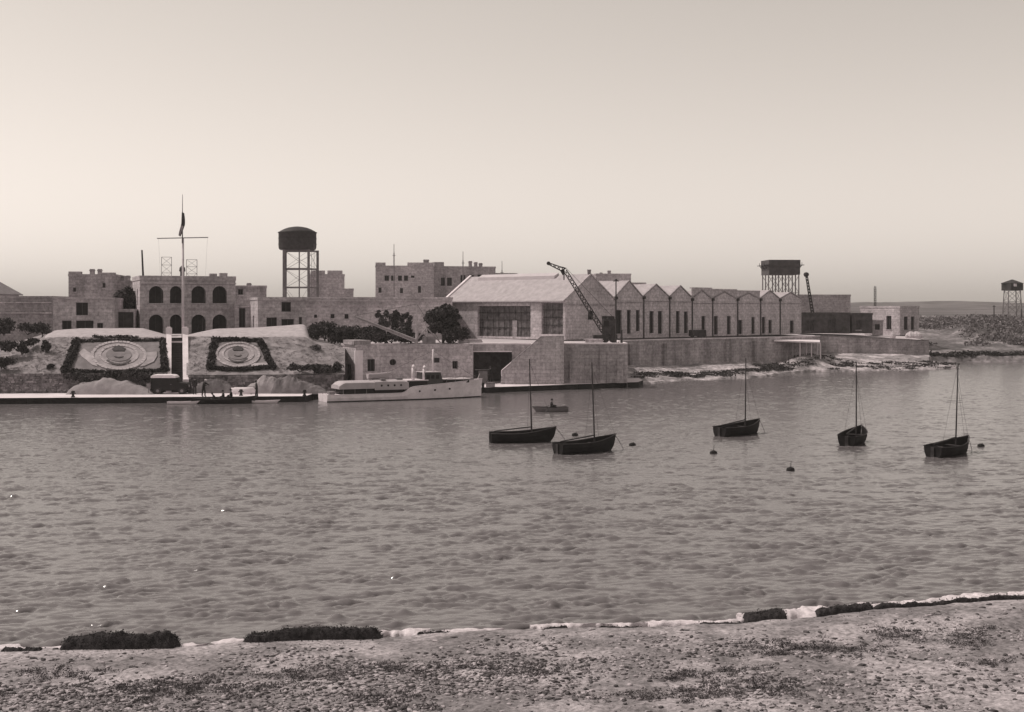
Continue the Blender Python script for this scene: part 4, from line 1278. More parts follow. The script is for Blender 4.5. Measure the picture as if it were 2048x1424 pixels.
def slab(mb, poly, lift, th, mi=0):
    top = [bank_pt(a, b, lift + th) for a, b in poly]
    bot = [bank_pt(a, b, lift - .15) for a, b in poly]
    n = len(poly)
    mb.add(top + bot, [tuple(range(n))] + [(i, (i + 1) % n, n + (i + 1) % n, n + i) for i in range(n)], mi)

def ellipse(cx, cy, rx, ry, n=40, t0=0.0, t1=2 * math.pi, wob=.0, seed=0):
    r = random.Random(seed)
    return [(cx + rx * (1 + r.uniform(-wob, wob)) * math.cos(t0 + (t1 - t0) * i / n), cy + ry * (1 + r.uniform(-wob, wob)) * math.sin(t0 + (t1 - t0) * i / n)) for i in range(n + (0 if t1 - t0 > 6.2 else 1))]

def ring(mb, cx, cy, rx, ry, w, lift, th, t0=0.0, t1=2 * math.pi, n=44):
    """ring of separate laid stones"""
    for i in range(n):
        a, c = t0 + (t1 - t0) * (i + .06) / n, t0 + (t1 - t0) * (i + .94) / n
        k = 1 + random.uniform(-.012, .012)
        q = [(cx + rx * k * math.cos(s) * f, cy + ry * k * math.sin(s) * f) for s, f in ((a, 1), (c, 1), (c, 1 - w), (a, 1 - w))]
        slab(mb, q, lift, th + random.uniform(0, .04))

M_BED = mat('bed_gravel', .22, .25, 1.2, .95, .3)
M_CHALK = mat('chalk_stones', .42, .2, 1.5, .9, .3)
M_CHALK2 = mat('pale_gravel', .34, .25, 1.0, .95, .3)
M_PLANT = mat('low_planting', .13, .35, 2.5, .9, .6)
def crest(label, quad, cx, cy, rx, ry, wings):
    t = thing('crest_bed', label, 'flower bed', bank_pt(cx, cy))
    mb = MB(); slab(mb, quad, .02, .06); mb.build('bed', M_BED, t)
    mb = MB(); slab(mb, ellipse(cx, cy, rx * .97, ry * .97), .05, .09); mb.build('disc', M_CHALK2, t)
    mb = MB(); ring(mb, cx, cy, rx, ry, .11, .12, .1); mb.build('outer_ring', M_CHALK, t)
    mb = MB(); ring(mb, cx, cy - ry * .05, rx * .72, ry * .70, .14, .12, .09, n=36); mb.build('inner_ring', M_CHALK, t)
    mb = MB(); slab(mb, ellipse(cx, cy - ry * .06, rx * .46, ry * .46), .13, .08); mb.build('centre', M_BED, t)
    mb = MB(); slab(mb, [(cx - rx * .24, cy - ry * .42), (cx - rx * .1, cy - ry * .58), (cx, cy - ry * .66), (cx + rx * .1, cy - ry * .58), (cx + rx * .25, cy - ry * .44), (cx + rx * .2, cy - ry * .27), (cx - rx * .18, cy - ry * .27)], .16, .14); mb.build('emblem', mat('emblem_planting', .07, .4, 2.5, .9, .5), t)
    mb = MB(); ring(mb, cx, cy + ry * .02, rx * .52, ry * .66, .16, .15, .12, .55, 2.6, 16); mb.build('lower_arc', M_PLANT, t)
    mb = MB(); ring(mb, cx, cy - ry * .02, rx * .2, ry * .22, .35, .15, .12, .5, 2.6, 7); mb.build('small_arc', M_PLANT, t)
    for k, w in enumerate(wings):
        mb = MB(); slab(mb, w, .10, .10); mb.build('wing', M_CHALK2 if k else M_CHALK, t)
crest('larger pale oval crest laid out in stones left of the steps', [(152, 744), (156, 686), (325, 684), (327, 742)], 238, 714, 56, 29,
      [[(158, 708), (168, 700), (176, 706), (186, 712), (190, 726), (196, 736), (184, 732), (172, 722), (164, 716)], [(288, 708), (314, 706), (315, 714), (308, 726), (290, 734), (280, 736), (294, 722)]])
crest('smaller pale oval crest laid out in stones right of the steps', [(428, 737), (432, 686), (517, 686), (536, 734)], 476, 712, 45, 25, [[(500, 730), (534, 728), (536, 732), (505, 737)]])

def bank_grass():
    bl = []
    r = random.Random(3)
    while len(bl) < 1500:
        px, py = r.uniform(-150, 690), r.uniform(674, 750)
        if 328 < px < 378 or (138 < px < 332 and py > 680) or (418 < px < 545 and py > 680) or (px < 95 and py < 700):
            continue
        if px > 615 and py < 690:
            continue
        p = bank_pt(px, py, .02)
        q = r.uniform(.06, .22)
        bl.append((p.x, p.y, p.z, q * 1.6, q * 1.2, q * .6))
    kind(leaf_cloud('bank_grass', mat('dry_grass', .28, .45, .8, .95), bl, 42000, .032, None, .0), 'stuff', 'dry grass tufts over the earth banks')
bank_grass()

# ------------------------------------------------------------------ heaps
def heap(name, label, cat, px0, px1, pytop, Yh, z0, m, seed, depth=1.6, rough=.25, peak=.5):
    xa, xb = gx(px0, Yh), gx(px1, Yh)
    zt = gz(pytop, Yh)
    xs = np.linspace(xa, xb, 60); ys = np.linspace(Yh - depth, Yh + depth, 24)
    Y, X = np.meshgrid(ys, xs, indexing='ij')
    f = (X - xa) / (xb - xa); g = (Y - Yh) / depth
    fs = f ** (math.log(.5) / math.log(peak))
    prof = np.sin(np.pi * np.clip(fs, 0, 1)) ** .55 * np.clip(1 - g ** 2, 0, 1) ** .8
    Z = z0 - .05 + (zt - z0) * prof * (1 + rough * (fbm(X * 1.3 + seed, Y * 1.3, 4) - .5) * 2)
    o = np_mesh(name, np.stack([X, Y, Z], 2).reshape(-1, 3), grid_faces(24, 60), m, smooth=rough < .3)
    tag(o, label, cat)
heap('sand_heap', 'long smooth pale sand heap on the quay left of the van', 'sand heap', 138, 312, 758, 135.0, QZ, mat('sand', .31, .2, 1.2, .95, .4), 3, 1.3, .22, .4)
heap('rubble_heap', 'pale lumpy rubble heap below the smaller crest bed', 'rubble', 455, 560, 750, 136.4, QZ, M_CHALK2, 8, 1.2, .3, .8)
heap('rubble_heap', 'grey lumpy rubble heap right of the pale one by the quay', 'rubble', 545, 655, 754, 136.2, QZ, mat('grey_rubble', .2, .3, 1.2, .95, .4), 13, 1.1, .4, .25)
heap('rubble_heap', 'low mottled rubble heap between the van and the boat party', 'rubble', 378, 470, 757, 136.6, QZ, mat('grey_rubble2', .17, .3, 1.2, .95, .4), 21, .9, .4, .5)

# ------------------------------------------------------------------ shrubs and trees
def shrub(label, px, py, Y, w, h, n, name='shrub', leaf=.14, m=None, group=None, z=None):
    x, zb = gx(px, Y), gz(py, Y) if z is None else z
    t = thing(name, label, 'shrub', (x, Y, zb), group)
    bl = []
    for i in range(7):
        bl.append((x + random.uniform(-.34, .34) * w, Y + random.uniform(-.3, .3) * w, zb + h * random.uniform(.3, .72), w * random.uniform(.2, .34), w * random.uniform(.2, .34), h * random.uniform(.22, .36)))
    leaf_cloud('foliage', m or M_LEAF, bl, n, leaf, t, .2)
    mb = MB()
    for i in range(4):
        mb.tube((x, Y, zb - .1), (bl[i][0], bl[i][1], bl[i][2]), .05, .02, 5)
    mb.build('stem', M_BARK, t)
def on_bank(px, py):
    return bank_pt(px, py).y
for px, py, w, h, n, lab in ((12, 738, 2.2, 1.5, 900, 'dark shrub low on the bank at the left edge'), (44, 708, 1.2, 1.1, 500, 'small dark shrub alone on the pale left slope'), (92, 704, .9, 1.4, 450, 'narrow dark shrub just below the left end of the bank top'),
                             (20, 702, 3.0, 1.2, 1000, 'wide dark shrub near the top of the left slope'), (62, 692, 2.0, .9, 600, 'low dark shrub on the crest left of the pale bank top'), (101, 737, .7, .5, 200, 'tiny dark tuft on the slope left of the larger crest bed')):
    p = bank_pt(px, py)
    shrub(lab, px, py, p.y, w, h, n, group='shrubs dotted over the left slope')
for px, py, w, h, n, lab in ((8, 670, 3.4, 2.0, 1200, 'broad dark shrub before the doorway at the left edge'), (55, 668, 3.0, 1.5, 900, 'dark shrub under the stepped house wall'), (84, 672, 2.6, 1.6, 900, 'dark shrub at the corner of the low pale house')):
    shrub(lab, px, py, 152.5, w, h, n, group='shrubs below the left houses')
for px, py, Y, w, h, n, lab in ((165, 764, 136.2, 3.2, 1.1, 1000, 'dark low shrub under the larger crest bed, left one'), (232, 758, 136.4, 2.2, 1.0, 800, 'dark low shrub under the larger crest bed, middle one'), (276, 762, 136.5, 2.8, 1.4, 1200, 'dark low shrub under the larger crest bed next to the van'),
                                (640, 748, 139.5, 2.2, 1.2, 800, 'mottled shrub at the bank foot behind the launch stern'), (668, 752, 140.5, 1.8, 1.5, 700, 'mottled shrub against the left end of the quay house'), (600, 742, 138.8, 2.4, .9, 700, 'low dark shrub above the grey rubble heap'),
                                (632, 702, 146, 1.4, .9, 400, 'small shrub on the right hand bank near its top')):
    shrub(lab, px, py, Y, w, h, n, group='shrubs along the bank foot')
def tree(name, label, px, py0, py1, Y, w, n, z0=None, leaf=.2, m=None, gaps=10):
    x, zt = gx(px, Y), gz(py1, Y)
    z0 = gz(py0, Y) if z0 is None else z0
    H = zt - z0
    t = thing(name, label, 'tree', (x, Y, z0))
    mb = MB(); mb.tube((x, Y, z0 - .2), (x + .1, Y, z0 + H * .55), .2, .1, 8)
    bl = []
    for i in range(gaps):
        a = 2 * math.pi * i / gaps * 2.4
        rr = w / 2 * random.uniform(.25, .75)
        c = (x + rr * math.cos(a), Y + rr * math.sin(a), z0 + H * random.uniform(.32, .86))
        q = w * random.uniform(.08, .2)
        bl.append((*c, q, q, H * random.uniform(.06, .15)))
        mb.tube((x + .05, Y, z0 + H * random.uniform(.2, .5)), c, .06, .02, 5)
    mb.build('trunk', M_BARK, t)
    leaf_cloud('crown', m or M_LEAF, bl, n, leaf, t, .15)
tree('dark_tree', 'broad dark evergreen tree left of the hangar wall', 886, 690, 607, 158.5, 4.6, 9500, TZ, gaps=40)
tree('dark_tree', 'small dark tree before the long store near the derrick', 790, 690, 604, 168, 1.8, 1300, TZ, gaps=8)
tree('scrub_tree', 'thin straggly tree left of the small dark tree', 768, 690, 612, 166, 2.6, 900, TZ, m=M_LEAF2)
tree('scrub_tree', 'thin straggly tree just right of the small dark tree', 812, 690, 618, 164, 2.4, 900, TZ, m=M_LEAF2)
tree('dark_tree', 'squarish dark tree between the low house and the arcaded house', 250, 640, 570, 168, 3.4, 8000, LZ, gaps=34)
for px, w, h, lab in ((650, 3.4, 1.9, 'dark shrub on the bank end under the long store'), (690, 3.6, 2.0, 'dark shrub behind the whitewashed end of the quay house'), (735, 4.0, 1.9, 'dark shrub behind the quay house roof below the derrick boom'), (780, 3.8, 1.7, 'dark shrub on the roof line under the middle of the boom'),
                     (822, 3.0, 1.4, 'dark shrub at the foot of the derrick mast'), (905, 3.2, 1.6, 'dark shrub at the near corner of the hangar side wall')):
    shrub(lab, px, 0, 157.5 if px < 850 else 156.8, w * 1.15, h * 1.25, 3200, group='shrubs behind the quay house', z=TZ if px > 670 else 5.6)

# scrub over the far shore: a mass nobody could count
def far_scrub():
    bl = []
    r = np.random.default_rng(4)
    while len(bl) < 360:
        px, s = r.uniform(1835, 2250), 15 + 80 * r.random() ** 1.3
        Y = 231 + s; X = gx(px, Y) if r.random() < .8 else r.uniform(70, 190)
        Y = Y + .06 * (X - 70)
        if fbm(np.array([X * .05]), np.array([Y * .05]), 3)[0] < .38 + .05 * (s < 24) and s < 60:
            continue
        z = float(far_fn(np.array([X]), np.array([Y]))[0])
        w = r.uniform(.9, 2.8)
        bl.append((X, Y, z + w * .15, w, w, w * .36))
    kind(leaf_cloud('scrub', mat('scrub_leaf', .19, .5, .6, .9), bl, 34000, .26, None, .1), 'stuff', 'dark scrub covering the rise of the far shore')
far_scrub()
def shore_weed():
    bl = []
    for i in range(150):
        px = 1760 + 560 * i / 150
        Y = 231.6 + random.uniform(0, 2.2) if px > 1850 else 212
        X = gx(px, Y); Y += .06 * (X - 70)
        z = float(far_fn(np.array([X]), np.array([Y]))[0])
        bl.append((X, Y, max(.1, z), random.uniform(.6, 1.6), .8, random.uniform(.3, .7)))
    kind(leaf_cloud('shore_weed', mat('wet_weed', .055, .4, 1, .7), bl, 9000, .25, None, .1), 'stuff', 'dark wet weed along the far waterline')
    bl = []
    for i in range(230):
        px = 1500 + 400 * random.random() if i < 120 else 1270 + 300 * random.random()
        X0 = gx(px, 200); Y = float(np.interp(X0, RX, RY)) + (random.uniform(.5, 9) if i < 120 else random.uniform(.2, 4.5) ** 1.0)
        X = gx(px, Y); z = float(rock_fn(np.array([X]), np.array([Y]))[0])
        if z > 0:
            bl.append((X, Y, z, random.uniform(.5, 2.2), .8, random.uniform(.05, .16)))
    kind(leaf_cloud('rock_weed', mat('wet_weed', .055), bl, 10000, .17, None, .1), 'stuff', 'dark weed patches on the rock shelf')
shore_weed()

# ================================================================== VAN
def van():
    Y, x0 = 135.2, gx(305, 135.2)
    t = thing('van', 'dark van with white roof and short bonnet parked before the steps', 'van', (x0 + 1.95, Y, QZ))
    W = 1.6
    P = lambda u, z, y=0: (x0 + u, Y - W / 2 + y, QZ + z)
    MD = mat('van_paint', .022, .2, 1.5, .55)
    body = [(.02, .38), (.0, 1.2), (.1, 1.72), (2.55, 1.74), (2.92, 1.22), (3.72, 1.12), (3.9, .95), (3.92, .42), (3.6, .36), (.3, .34)]
    mb = MB(); mb.prism([P(u, z) for u, z in body], (0, W, 0)); o = mb.build('body', MD, t)
    bv = o.modifiers.new('edge', 'BEVEL'); bv.width = .06; bv.segments = 2; bv.limit_method = 'ANGLE'
    mb = MB(); roof = [(.0, 1.66), (.04, 1.86), (.3, 2.0), (2.2, 2.0), (2.5, 1.9), (2.66, 1.66)]
    mb.prism([P(u, z, -.04) for u, z in roof], (0, W + .08, 0)); o = mb.build('roof', M_WHITE, t)
    bv = o.modifiers.new('edge', 'BEVEL'); bv.width = .07; bv.segments = 2; bv.limit_method = 'ANGLE'
    for u0, u1 in ((.3, 1.2), (1.35, 1.95)):
        mb = MB(); mb.prism([P(u0, 1.25, -.012), P(u1, 1.25, -.012), P(u1, 1.62, -.012), P(u0, 1.62, -.012)], (0, .03, 0)); mb.build('side_window', M_GLASS, t)
    mb = MB(); mb.prism([P(2.05, 1.25, -.012), P(2.72, 1.25, -.012), P(2.5, 1.62, -.012), P(2.05, 1.62, -.012)], (0, .03, 0)); mb.build('cab_window', M_GLASS, t)
    mb = MB(); mb.prism([P(2.58, 1.7, .12), P(2.9, 1.27, .12), P(2.93, 1.28, .12), P(2.61, 1.71, .12)], (0, W - .24, 0)); mb.build('windscreen', M_GLASS, t)
    mb = MB(); mb.prism([P(2.0, .45, -.012), P(2.75, .45, -.012), P(2.75, 1.2, -.012), P(2.0, 1.2, -.012)], (0, .025, 0)); d = mb.build('door', MD, t)
    mb = MB(); mb.box(P(2.12, 1.02, -.03), (.16, .03, .04)); mb.build('handle', M_STEEL, d)
    for u in (.75, 3.25):
        for y in (-.06, W - .14):
            mb = MB(); mb.tube(P(u, .34, y), P(u, .34, y + .2), .34, .34, 18); w = mb.build('wheel', M_IRON, t)
            mb = MB(); mb.tube(P(u, .34, y - .012), P(u, .34, y + .1), .16, .16, 14); mb.build('hub', M_STEEL, w)
    for y in (.28, W - .28):
        mb = MB(); mb.tube(P(3.9, .82, y), P(3.98, .82, y), .12, .13, 12); mb.build('headlight', M_STEEL, t)
    for u, a in ((-.06, -.1), (3.9, .12)):
        mb = MB(); mb.box(P(u + .04, .45, W / 2), (.1, W + .06, .12)); mb.build('bumper', M_IRON, t)
    for u in (.75, 3.25):
        mb = MB(); mb.tube(P(u, .42, -.05), P(u, .42, .02), .45, .45, 16); mb.build('wing', MD, t)
van()

# ================================================================== PEOPLE
M_SKIN = mat('skin', .26, .1, 3, .6)
M_CLOTH = mat('dark_cloth', .04, .3, 4, .9)
M_CLOTH2 = mat('navy_cloth', .055, .3, 4, .9)
M_CAP = mat('white_cap', .7, .1, 4, .8)
def person(label, base, joints, rot=0.0, cap=False, cloth=None):
    """one continuous skinned body from posed joints (name -> (x,y,z)), facing local +x"""
    J = dict(joints)
    names = list(J)
    E = [('pelvis', 'waist'), ('waist', 'chest'), ('chest', 'neck'), ('neck', 'head'), ('head', 'crown'),
         ('chest', 'shl'), ('shl', 'ell'), ('ell', 'wrl'), ('wrl', 'hal'), ('chest', 'shr'), ('shr', 'elr'), ('elr', 'wrr'), ('wrr', 'har'),
         ('pelvis', 'hpl'), ('hpl', 'knl'), ('knl', 'anl'), ('anl', 'tol'), ('pelvis', 'hpr'), ('hpr', 'knr'), ('knr', 'anr'), ('anr', 'tor')]
    R = dict(pelvis=.15, waist=.14, chest=.17, neck=.06, head=.095, crown=.085, shl=.075, shr=.075, ell=.05, elr=.05, wrl=.036, wrr=.036, hal=.042, har=.042, hpl=.095, hpr=.095, knl=.065, knr=.065, anl=.05, anr=.05, tol=.042, tor=.042)
    me = bpy.data.meshes.new('person')
    me.from_pydata([J[q] for q in names], [(names.index(a), names.index(b_)) for a, b_ in E], [])
    o = bpy.data.objects.new('person', me)
    COL.objects.link(o)
    sk = o.modifiers.new('skin', 'SKIN'); sk.use_smooth_shade = True
    if not me.skin_vertices:
        me.skin_vertices.new()
    for i, q in enumerate(names):
        r = R[q] * (1.3 if q not in ('head', 'crown', 'neck', 'hal', 'har', 'tol', 'tor') else 1.08)
        me.skin_vertices[0].data[i].radius = (r, r * (.72 if q in ('pelvis', 'waist', 'chest') else 1))
        me.skin_vertices[0].data[i].use_root = q == 'pelvis'
    ss = o.modifiers.new('sub', 'SUBSURF'); ss.levels = 1; ss.render_levels = 1
    dg = bpy.context.evaluated_depsgraph_get()
    m2 = bpy.data.meshes.new_from_object(o.evaluated_get(dg))
    o.modifiers.clear()
    o.data = m2
    m2.materials.clear(); m2.materials.append(cloth or M_CLOTH); m2.materials.append(M_SKIN)
    hd, ct = Vector(J['head']), Vector(J['crown'])
    for p in m2.polygons:
        c = Vector(p.center)
        if min((c - hd).length, (c - ct).length) < .125 or min((c - Vector(J[k])).length for k in ('hal', 'har')) < .07:
            p.material_index = 1
    o.location = base
    o.rotation_euler = (0, 0, rot)
    tag(o, label, 'person', 'people on the quay and in the boats')
    h = MB()
    hc = (ct + (ct - hd) * .35)
    h.lathe((hc.x, hc.y, hc.z - .03), [(.105, -.05), (.115, .02), (.13 if cap else .10, .06), (.05, .10)], 12)
    ho = h.build('cap' if cap else 'hair', M_CAP if cap else mat('hair', .03, .3, 5, .8))
    ho.parent = o
    return o
def standing(lean=0.0, arm=0.0, h=1.74, stride=.1):
    k = h / 1.74
    f = lambda x, y, z: ((x + lean * max(0, z - .9) / .8) * k, y * k, z * k)
    return dict(pelvis=f(0, 0, .95), waist=f(0, 0, 1.12), chest=f(.0, 0, 1.34), neck=f(.01, 0, 1.49), head=f(.03, 0, 1.58), crown=f(.03, 0, 1.67),
                shl=f(0, .19, 1.40), ell=f(.02 + arm * .22, .24, 1.13 + arm * .12), wrl=f(.08 + arm * .42, .22, .90 + arm * .32), hal=f(.10 + arm * .52, .21, .82 + arm * .38),
                shr=f(0, -.19, 1.40), elr=f(.0 + arm * .2, -.25, 1.13 + arm * .12), wrr=f(.06 + arm * .4, -.23, .90 + arm * .3), har=f(.08 + arm * .5, -.22, .82 + arm * .36),
                hpl=f(0, .09, .88), knl=f(stride + .02, .1, .48), anl=f(stride, .1, .08), tol=f(stride + .16, .11, .04),
                hpr=f(0, -.09, .88), knr=f(-stride + .04, -.1, .48), anr=f(-stride, -.1, .08), tor=f(-stride + .16, -.11, .04))
def seated(lean=.1, arm=.6):
    f = lambda x, y, z: (x + lean * max(0, z) / .6, y, z)
    return dict(pelvis=f(0, 0, .12), waist=f(0, 0, .28), chest=f(.02, 0, .50), neck=f(.04, 0, .65), head=f(.06, 0, .74), crown=f(.06, 0, .83),
                shl=f(.02, .19, .56), ell=f(.12, .25, .33), wrl=f(.2 + arm * .25, .2, .28), hal=f(.26 + arm * .3, .18, .29), shr=f(.02, -.19, .56), elr=f(.12, -.25, .33), wrr=f(.2 + arm * .25, -.2, .28), har=f(.26 + arm * .3, -.18, .29),
                hpl=(.02, .1, .1), knl=(.44, .13, .18), anl=(.56, .13, -.2), tol=(.72, .14, -.23), hpr=(.02, -.1, .1), knr=(.44, -.13, .18), anr=(.56, -.13, -.2), tor=(.72, -.14, -.23))
def at_quay(px, py):
    Y = wY(py, QZ); return (gx(px, Y), Y, QZ)
person('person in dark clothes standing just right of the van bonnet', at_quay(389, 789), standing(.0), rad(-60))
person('person in white cap standing on the quay leaning towards the rowing boat', at_quay(407, 793.5), standing(.22, .9), rad(-20), cap=True)
person('person in dark clothes standing at the quay edge by the boat bow', at_quay(513.5, 796.5), standing(.05, .1), rad(200), cloth=M_CLOTH2)

# ================================================================== BOATS
M_HULLD = mat('black_hull', .018, .4, 2.0, .7, .15)
M_WOOD = mat('boat_wood', .07, .25, 3, .7, .2)
M_HULLG = mat('grey_hull', .82, .16, 1.4, .45)
M_HULLW = mat('white_hull', .7, .08, 1, .5)
def hull_mesh(L, B, D, draft, sheer_b, sheer_s, transom=.62, strakes=5, rake=.25, th=.03):
    """clinker hull along local x, bow at +L/2; returns outer + inner skin"""
    ns, nz = 22, strakes
    mb = MB()
    def sec(s):
        # s 0 stern .. 1 bow
        w = B / 2 * (1 - (1 - transom) * (1 - min(1, s / .42)) ** 2) if s < .42 else B / 2 * max(0.0, 1 - ((s - .42) / .58) ** 2.3)
        top = D + sheer_s * (1 - min(1, s / .45)) ** 2 + sheer_b * max(0, (s - .35) / .65) ** 1.9
        keel = -draft + (.05 if s < .1 else 0) + (draft + .25) * max(0, (s - .86) / .14) ** 2
        return w, top, keel
    def ringv(s, inset=0.0):
        w, top, keel = sec(s)
        xk = -L / 2 + L * s
        out = []
        for j in range(nz + 1):
            f = j / nz
            y = max(0.012, w - inset) * math.sin(f * math.pi / 2) ** .62
            z = keel + inset + (top - keel - inset) * (f ** 1.5)
            xx = xk + rake * max(0, (s - .8) / .2) * f * .9 - .12 * (1 - s) * 0
            out.append((xx, y, z))
        return out
    for inset in (0.0, th):
        for side in (1, -1):
            prev = None
            for i in range(ns + 1):
                r = ringv(i / ns, inset)
                r = [(x, y * side, z) for x, y, z in r]
                if prev:
                    for j in range(nz):
                        lip = .022 if inset == 0 else 0
                        a, b_, c, d = prev[j], r[j], r[j + 1], prev[j + 1]
                        a = (a[0], a[1] + side * lip, a[2] + lip * .3); b_ = (b_[0], b_[1] + side * lip, b_[2] + lip * .3)
                        mb.add([a, b_, c, d], [(0, 1, 2, 3)])
                prev = r
    # transom
    for inset in (0.0,):
        r = ringv(0, inset)
        mb.poly([(x, y, z) for x, y, z in r] + [(x, -y, z) for x, y, z in reversed(r)])
    return mb, sec

def local(parent, mb, name, m, smooth=False):
    o = mb.build(name, m, None, smooth)
    o.parent = parent
    return o

def sailing_dinghy(label, px0, py0, px1, py1, mast_px, mast_top, L=4.5, lean=0.0, draft=.25):
    """stern waterline point to bow waterline point"""
    Ys, Yb = wY(py0), wY(py1)
    S, Bw = Vector((gx(px0, Ys), Ys, 0)), Vector((gx(px1, Yb), Yb, 0))
    c = (S + Bw) / 2
    ang = math.atan2(Bw.y - S.y, Bw.x - S.x)
    t = thing('sailing_dinghy', label, 'boat', (c.x, c.y, 0), 'black sailing dinghies at moorings')
    t.rotation_euler = (lean, rad(-1.0), ang)
    mb, sec = hull_mesh(L, 1.75, .66, draft, .34, .05, .7)
    local(t, mb, 'hull', M_HULLD)
    g = MB()
    for side in (1, -1):
        pts = []
        for i in range(23):
            s = i / 22; w, top, k = sec(s)
            pts.append((-L / 2 + L * s + .25 * max(0, (s - .8) / .2) * .9, side * (w + .015), top + .02))
        g.path(pts, .035, 5)
    local(t, g, 'gunwale', M_WOOD)
    for s in (.22, .45, .66):
        w, top, k = sec(s)
        g = MB(); g.box((-L / 2 + L * s, 0, top - .22), (.24, 2 * w - .1, .04)); local(t, g, 'thwart', M_WOOD)
    g = MB(); g.box((-L * .05, 0, -draft + .16), (L * .7, .7, .04)); local(t, g, 'bottom_boards', M_WOOD)
    g = MB(); g.box((-L / 2 - .05, 0, .25), (.05, .22, .9)); g.tube((-L / 2 - .05, 0, .68), (-L / 2 + .7, 0, .74), .025, .02, 6); local(t, g, 'rudder', M_TIMBER)
    g = MB(); mx = L * .16; H = mast_top
    g.tube((mx, 0, -.1), (mx - (.1 if lean < .02 and px0 < 1300 else -.12), 0, H), .058, .034, 8); local(t, g, 'mast', M_TIMBER)
    g = MB(); g.tube((mx - .05, 0, 1.05), (-L / 2 + .3, .1, .82), .05, .04, 6); local(t, g, 'boom', M_TIMBER)
    g = MB()
    g.tube((L / 2 + .15, 0, .95), (mx - .1, 0, H * .96), .008, .008, 4)
    for sd in (1, -1):
        g.tube((mx - .2, sd * .78, .66), (mx - .1, 0, H * .9), .008, .008, 4)
    local(t, g, 'rigging', M_IRON)
    g = MB(); g.path([(L / 2 + .2, 0, .9), (L / 2 + .5, .04, .55), (L / 2 + .75, .06, .2), (L / 2 + .95, .08, -.15)], .018, 5); local(t, g, 'mooring_line', M_WOOD)
    return t
# (stern px,py) (bow px,py): both on the water
def place(px, py, proj, away, L=4.5):
    """centre of the hull on the water and its heading in degrees away from the picture plane"""
    Y = wY(py); a = rad(away)
    dx, dy = L / 2 * math.cos(a), L / 2 * math.sin(a)
    X = gx(px, Y)
    f = lambda x, y: (x / y * FPX + CX, HZ + EYE * FPX / y)
    return (*f(X - dx, Y - dy), *f(X + dx, Y + dy))
for lab, px, py, away, mt, lean in (('black sailing dinghy lying broadside, left of the five', 1044, 884, 8, 5.85, 0.01), ('black sailing dinghy with upright mast, second from the left', 1172, 904, 33, 5.85, -.01), ('black sailing dinghy farthest out, third from the left', 1478, 869, 41, 5.7, .01),
                                ('black sailing dinghy seen from its broad stern', 1708, 886, 63, 5.65, .0), ('black sailing dinghy nearest the right edge', 1900, 909, 44, 5.85, .03)):
    sailing_dinghy(lab, *place(px, py, 0, away), 0, mt, lean=lean)

# rowing boat with rower
Yr2 = wY(823)
t = thing('rowing_boat', 'small grey rowing boat with one rower beyond the left dinghies', 'boat', (gx(1102, Yr2), Yr2, 0))
mb, sec = hull_mesh(3.1, 1.25, .36, .16, .12, .06, .7)
local(t, mb, 'hull', mat('dull_grey_hull', .17, .2, 2, .6)); t.rotation_euler = (0, 0, rad(188))
g = MB()
for side in (1, -1):
    pts = [(-1.55 + 3.1 * i / 22 + .25 * max(0, (i / 22 - .8) / .2) * .9, side * (sec(i / 22)[0] + .012), sec(i / 22)[1] + .012) for i in range(23)]
    g.path(pts, .025, 5)
local(t, g, 'gunwale', M_WOOD)
for s in (.2, .5, .75):
    g = MB(); g.box((-1.55 + 3.1 * s, 0, .2), (.22, 2 * sec(s)[0] - .08, .04)); local(t, g, 'thwart', M_WOOD)
for sd in (1, -1):
    g = MB(); g.tube((.1, sd * .35, .55), (.9, sd * 1.9, .05), .025, .02, 6); g.box((.98, sd * 2.05, .02), (.12, .4, .03), 0); local(t, g, 'oar', M_WOOD)
person('person in dark clothes rowing the small grey boat', (gx(1102, Yr2), Yr2, .26), seated(.02, .9), rad(8))

# dark rowing boat with a boat party, lying at the quay
Yk = 129.4
t = thing('rowing_boat', 'long dark rowing boat lying at the quay with seated men', 'boat', (gx(447, Yk), Yk, 0))
mb, sec = hull_mesh(6.2, 1.7, .46, .25, .28, .16, .5)
local(t, mb, 'hull', M_HULLD); t.rotation_euler = (0, 0, rad(5))
for s in (.18, .36, .54, .72):
    g = MB(); g.box((-3.1 + 6.2 * s, 0, .28), (.24, 2 * sec(s)[0] - .08, .04)); local(t, g, 'thwart', M_WOOD)
g = MB()
for side in (1, -1):
    g.path([(-3.1 + 6.2 * i / 22 + .25 * max(0, (i / 22 - .8) / .2) * .9, side * (sec(i / 22)[0] + .012), sec(i / 22)[1] + .012) for i in range(23)], .03, 5)
local(t, g, 'gunwale', M_WOOD)
for px, rot, lean, lab, cl, dz, dy in ((432, 200, .25, 'person crouching low in the middle of the dark rowing boat', M_CLOTH, .18, .0), (449, 180, .05, 'person sitting upright in the dark rowing boat, left of the pair', M_CLOTH2, .42, -.3), (461, 185, .0, 'person sitting upright in the dark rowing boat, right of the pair', M_CLOTH, .5, .3)):
    person(lab, (gx(px, Yk), Yk + .1 + dy, dz), seated(lean, .5), rad(rot), cloth=cl)
# white dinghies low in the water
for px, Yk2, L, lab, rz in ((366, 128.5, 3.0, 'low white dinghy lying at the quay below the van', 2), (531, 129.9, 2.6, 'low white dinghy lying at the quay right of the dark rowing boat', 4)):
    t = thing('white_dinghy', lab, 'boat', (gx(px, Yk2), Yk2, 0), 'white dinghies at the quay'); t.rotation_euler = (0, 0, rad(rz))
    mb, sec = hull_mesh(L, 1.2, .24, .1, .1, .04, .6); local(t, mb, 'hull', M_HULLW)
    for s in (.25, .5, .72):
        g = MB(); g.box((-L / 2 + L * s, 0, .14), (.22, 2 * sec(s)[0] - .08, .03)); local(t, g, 'thwart', M_HULLW)
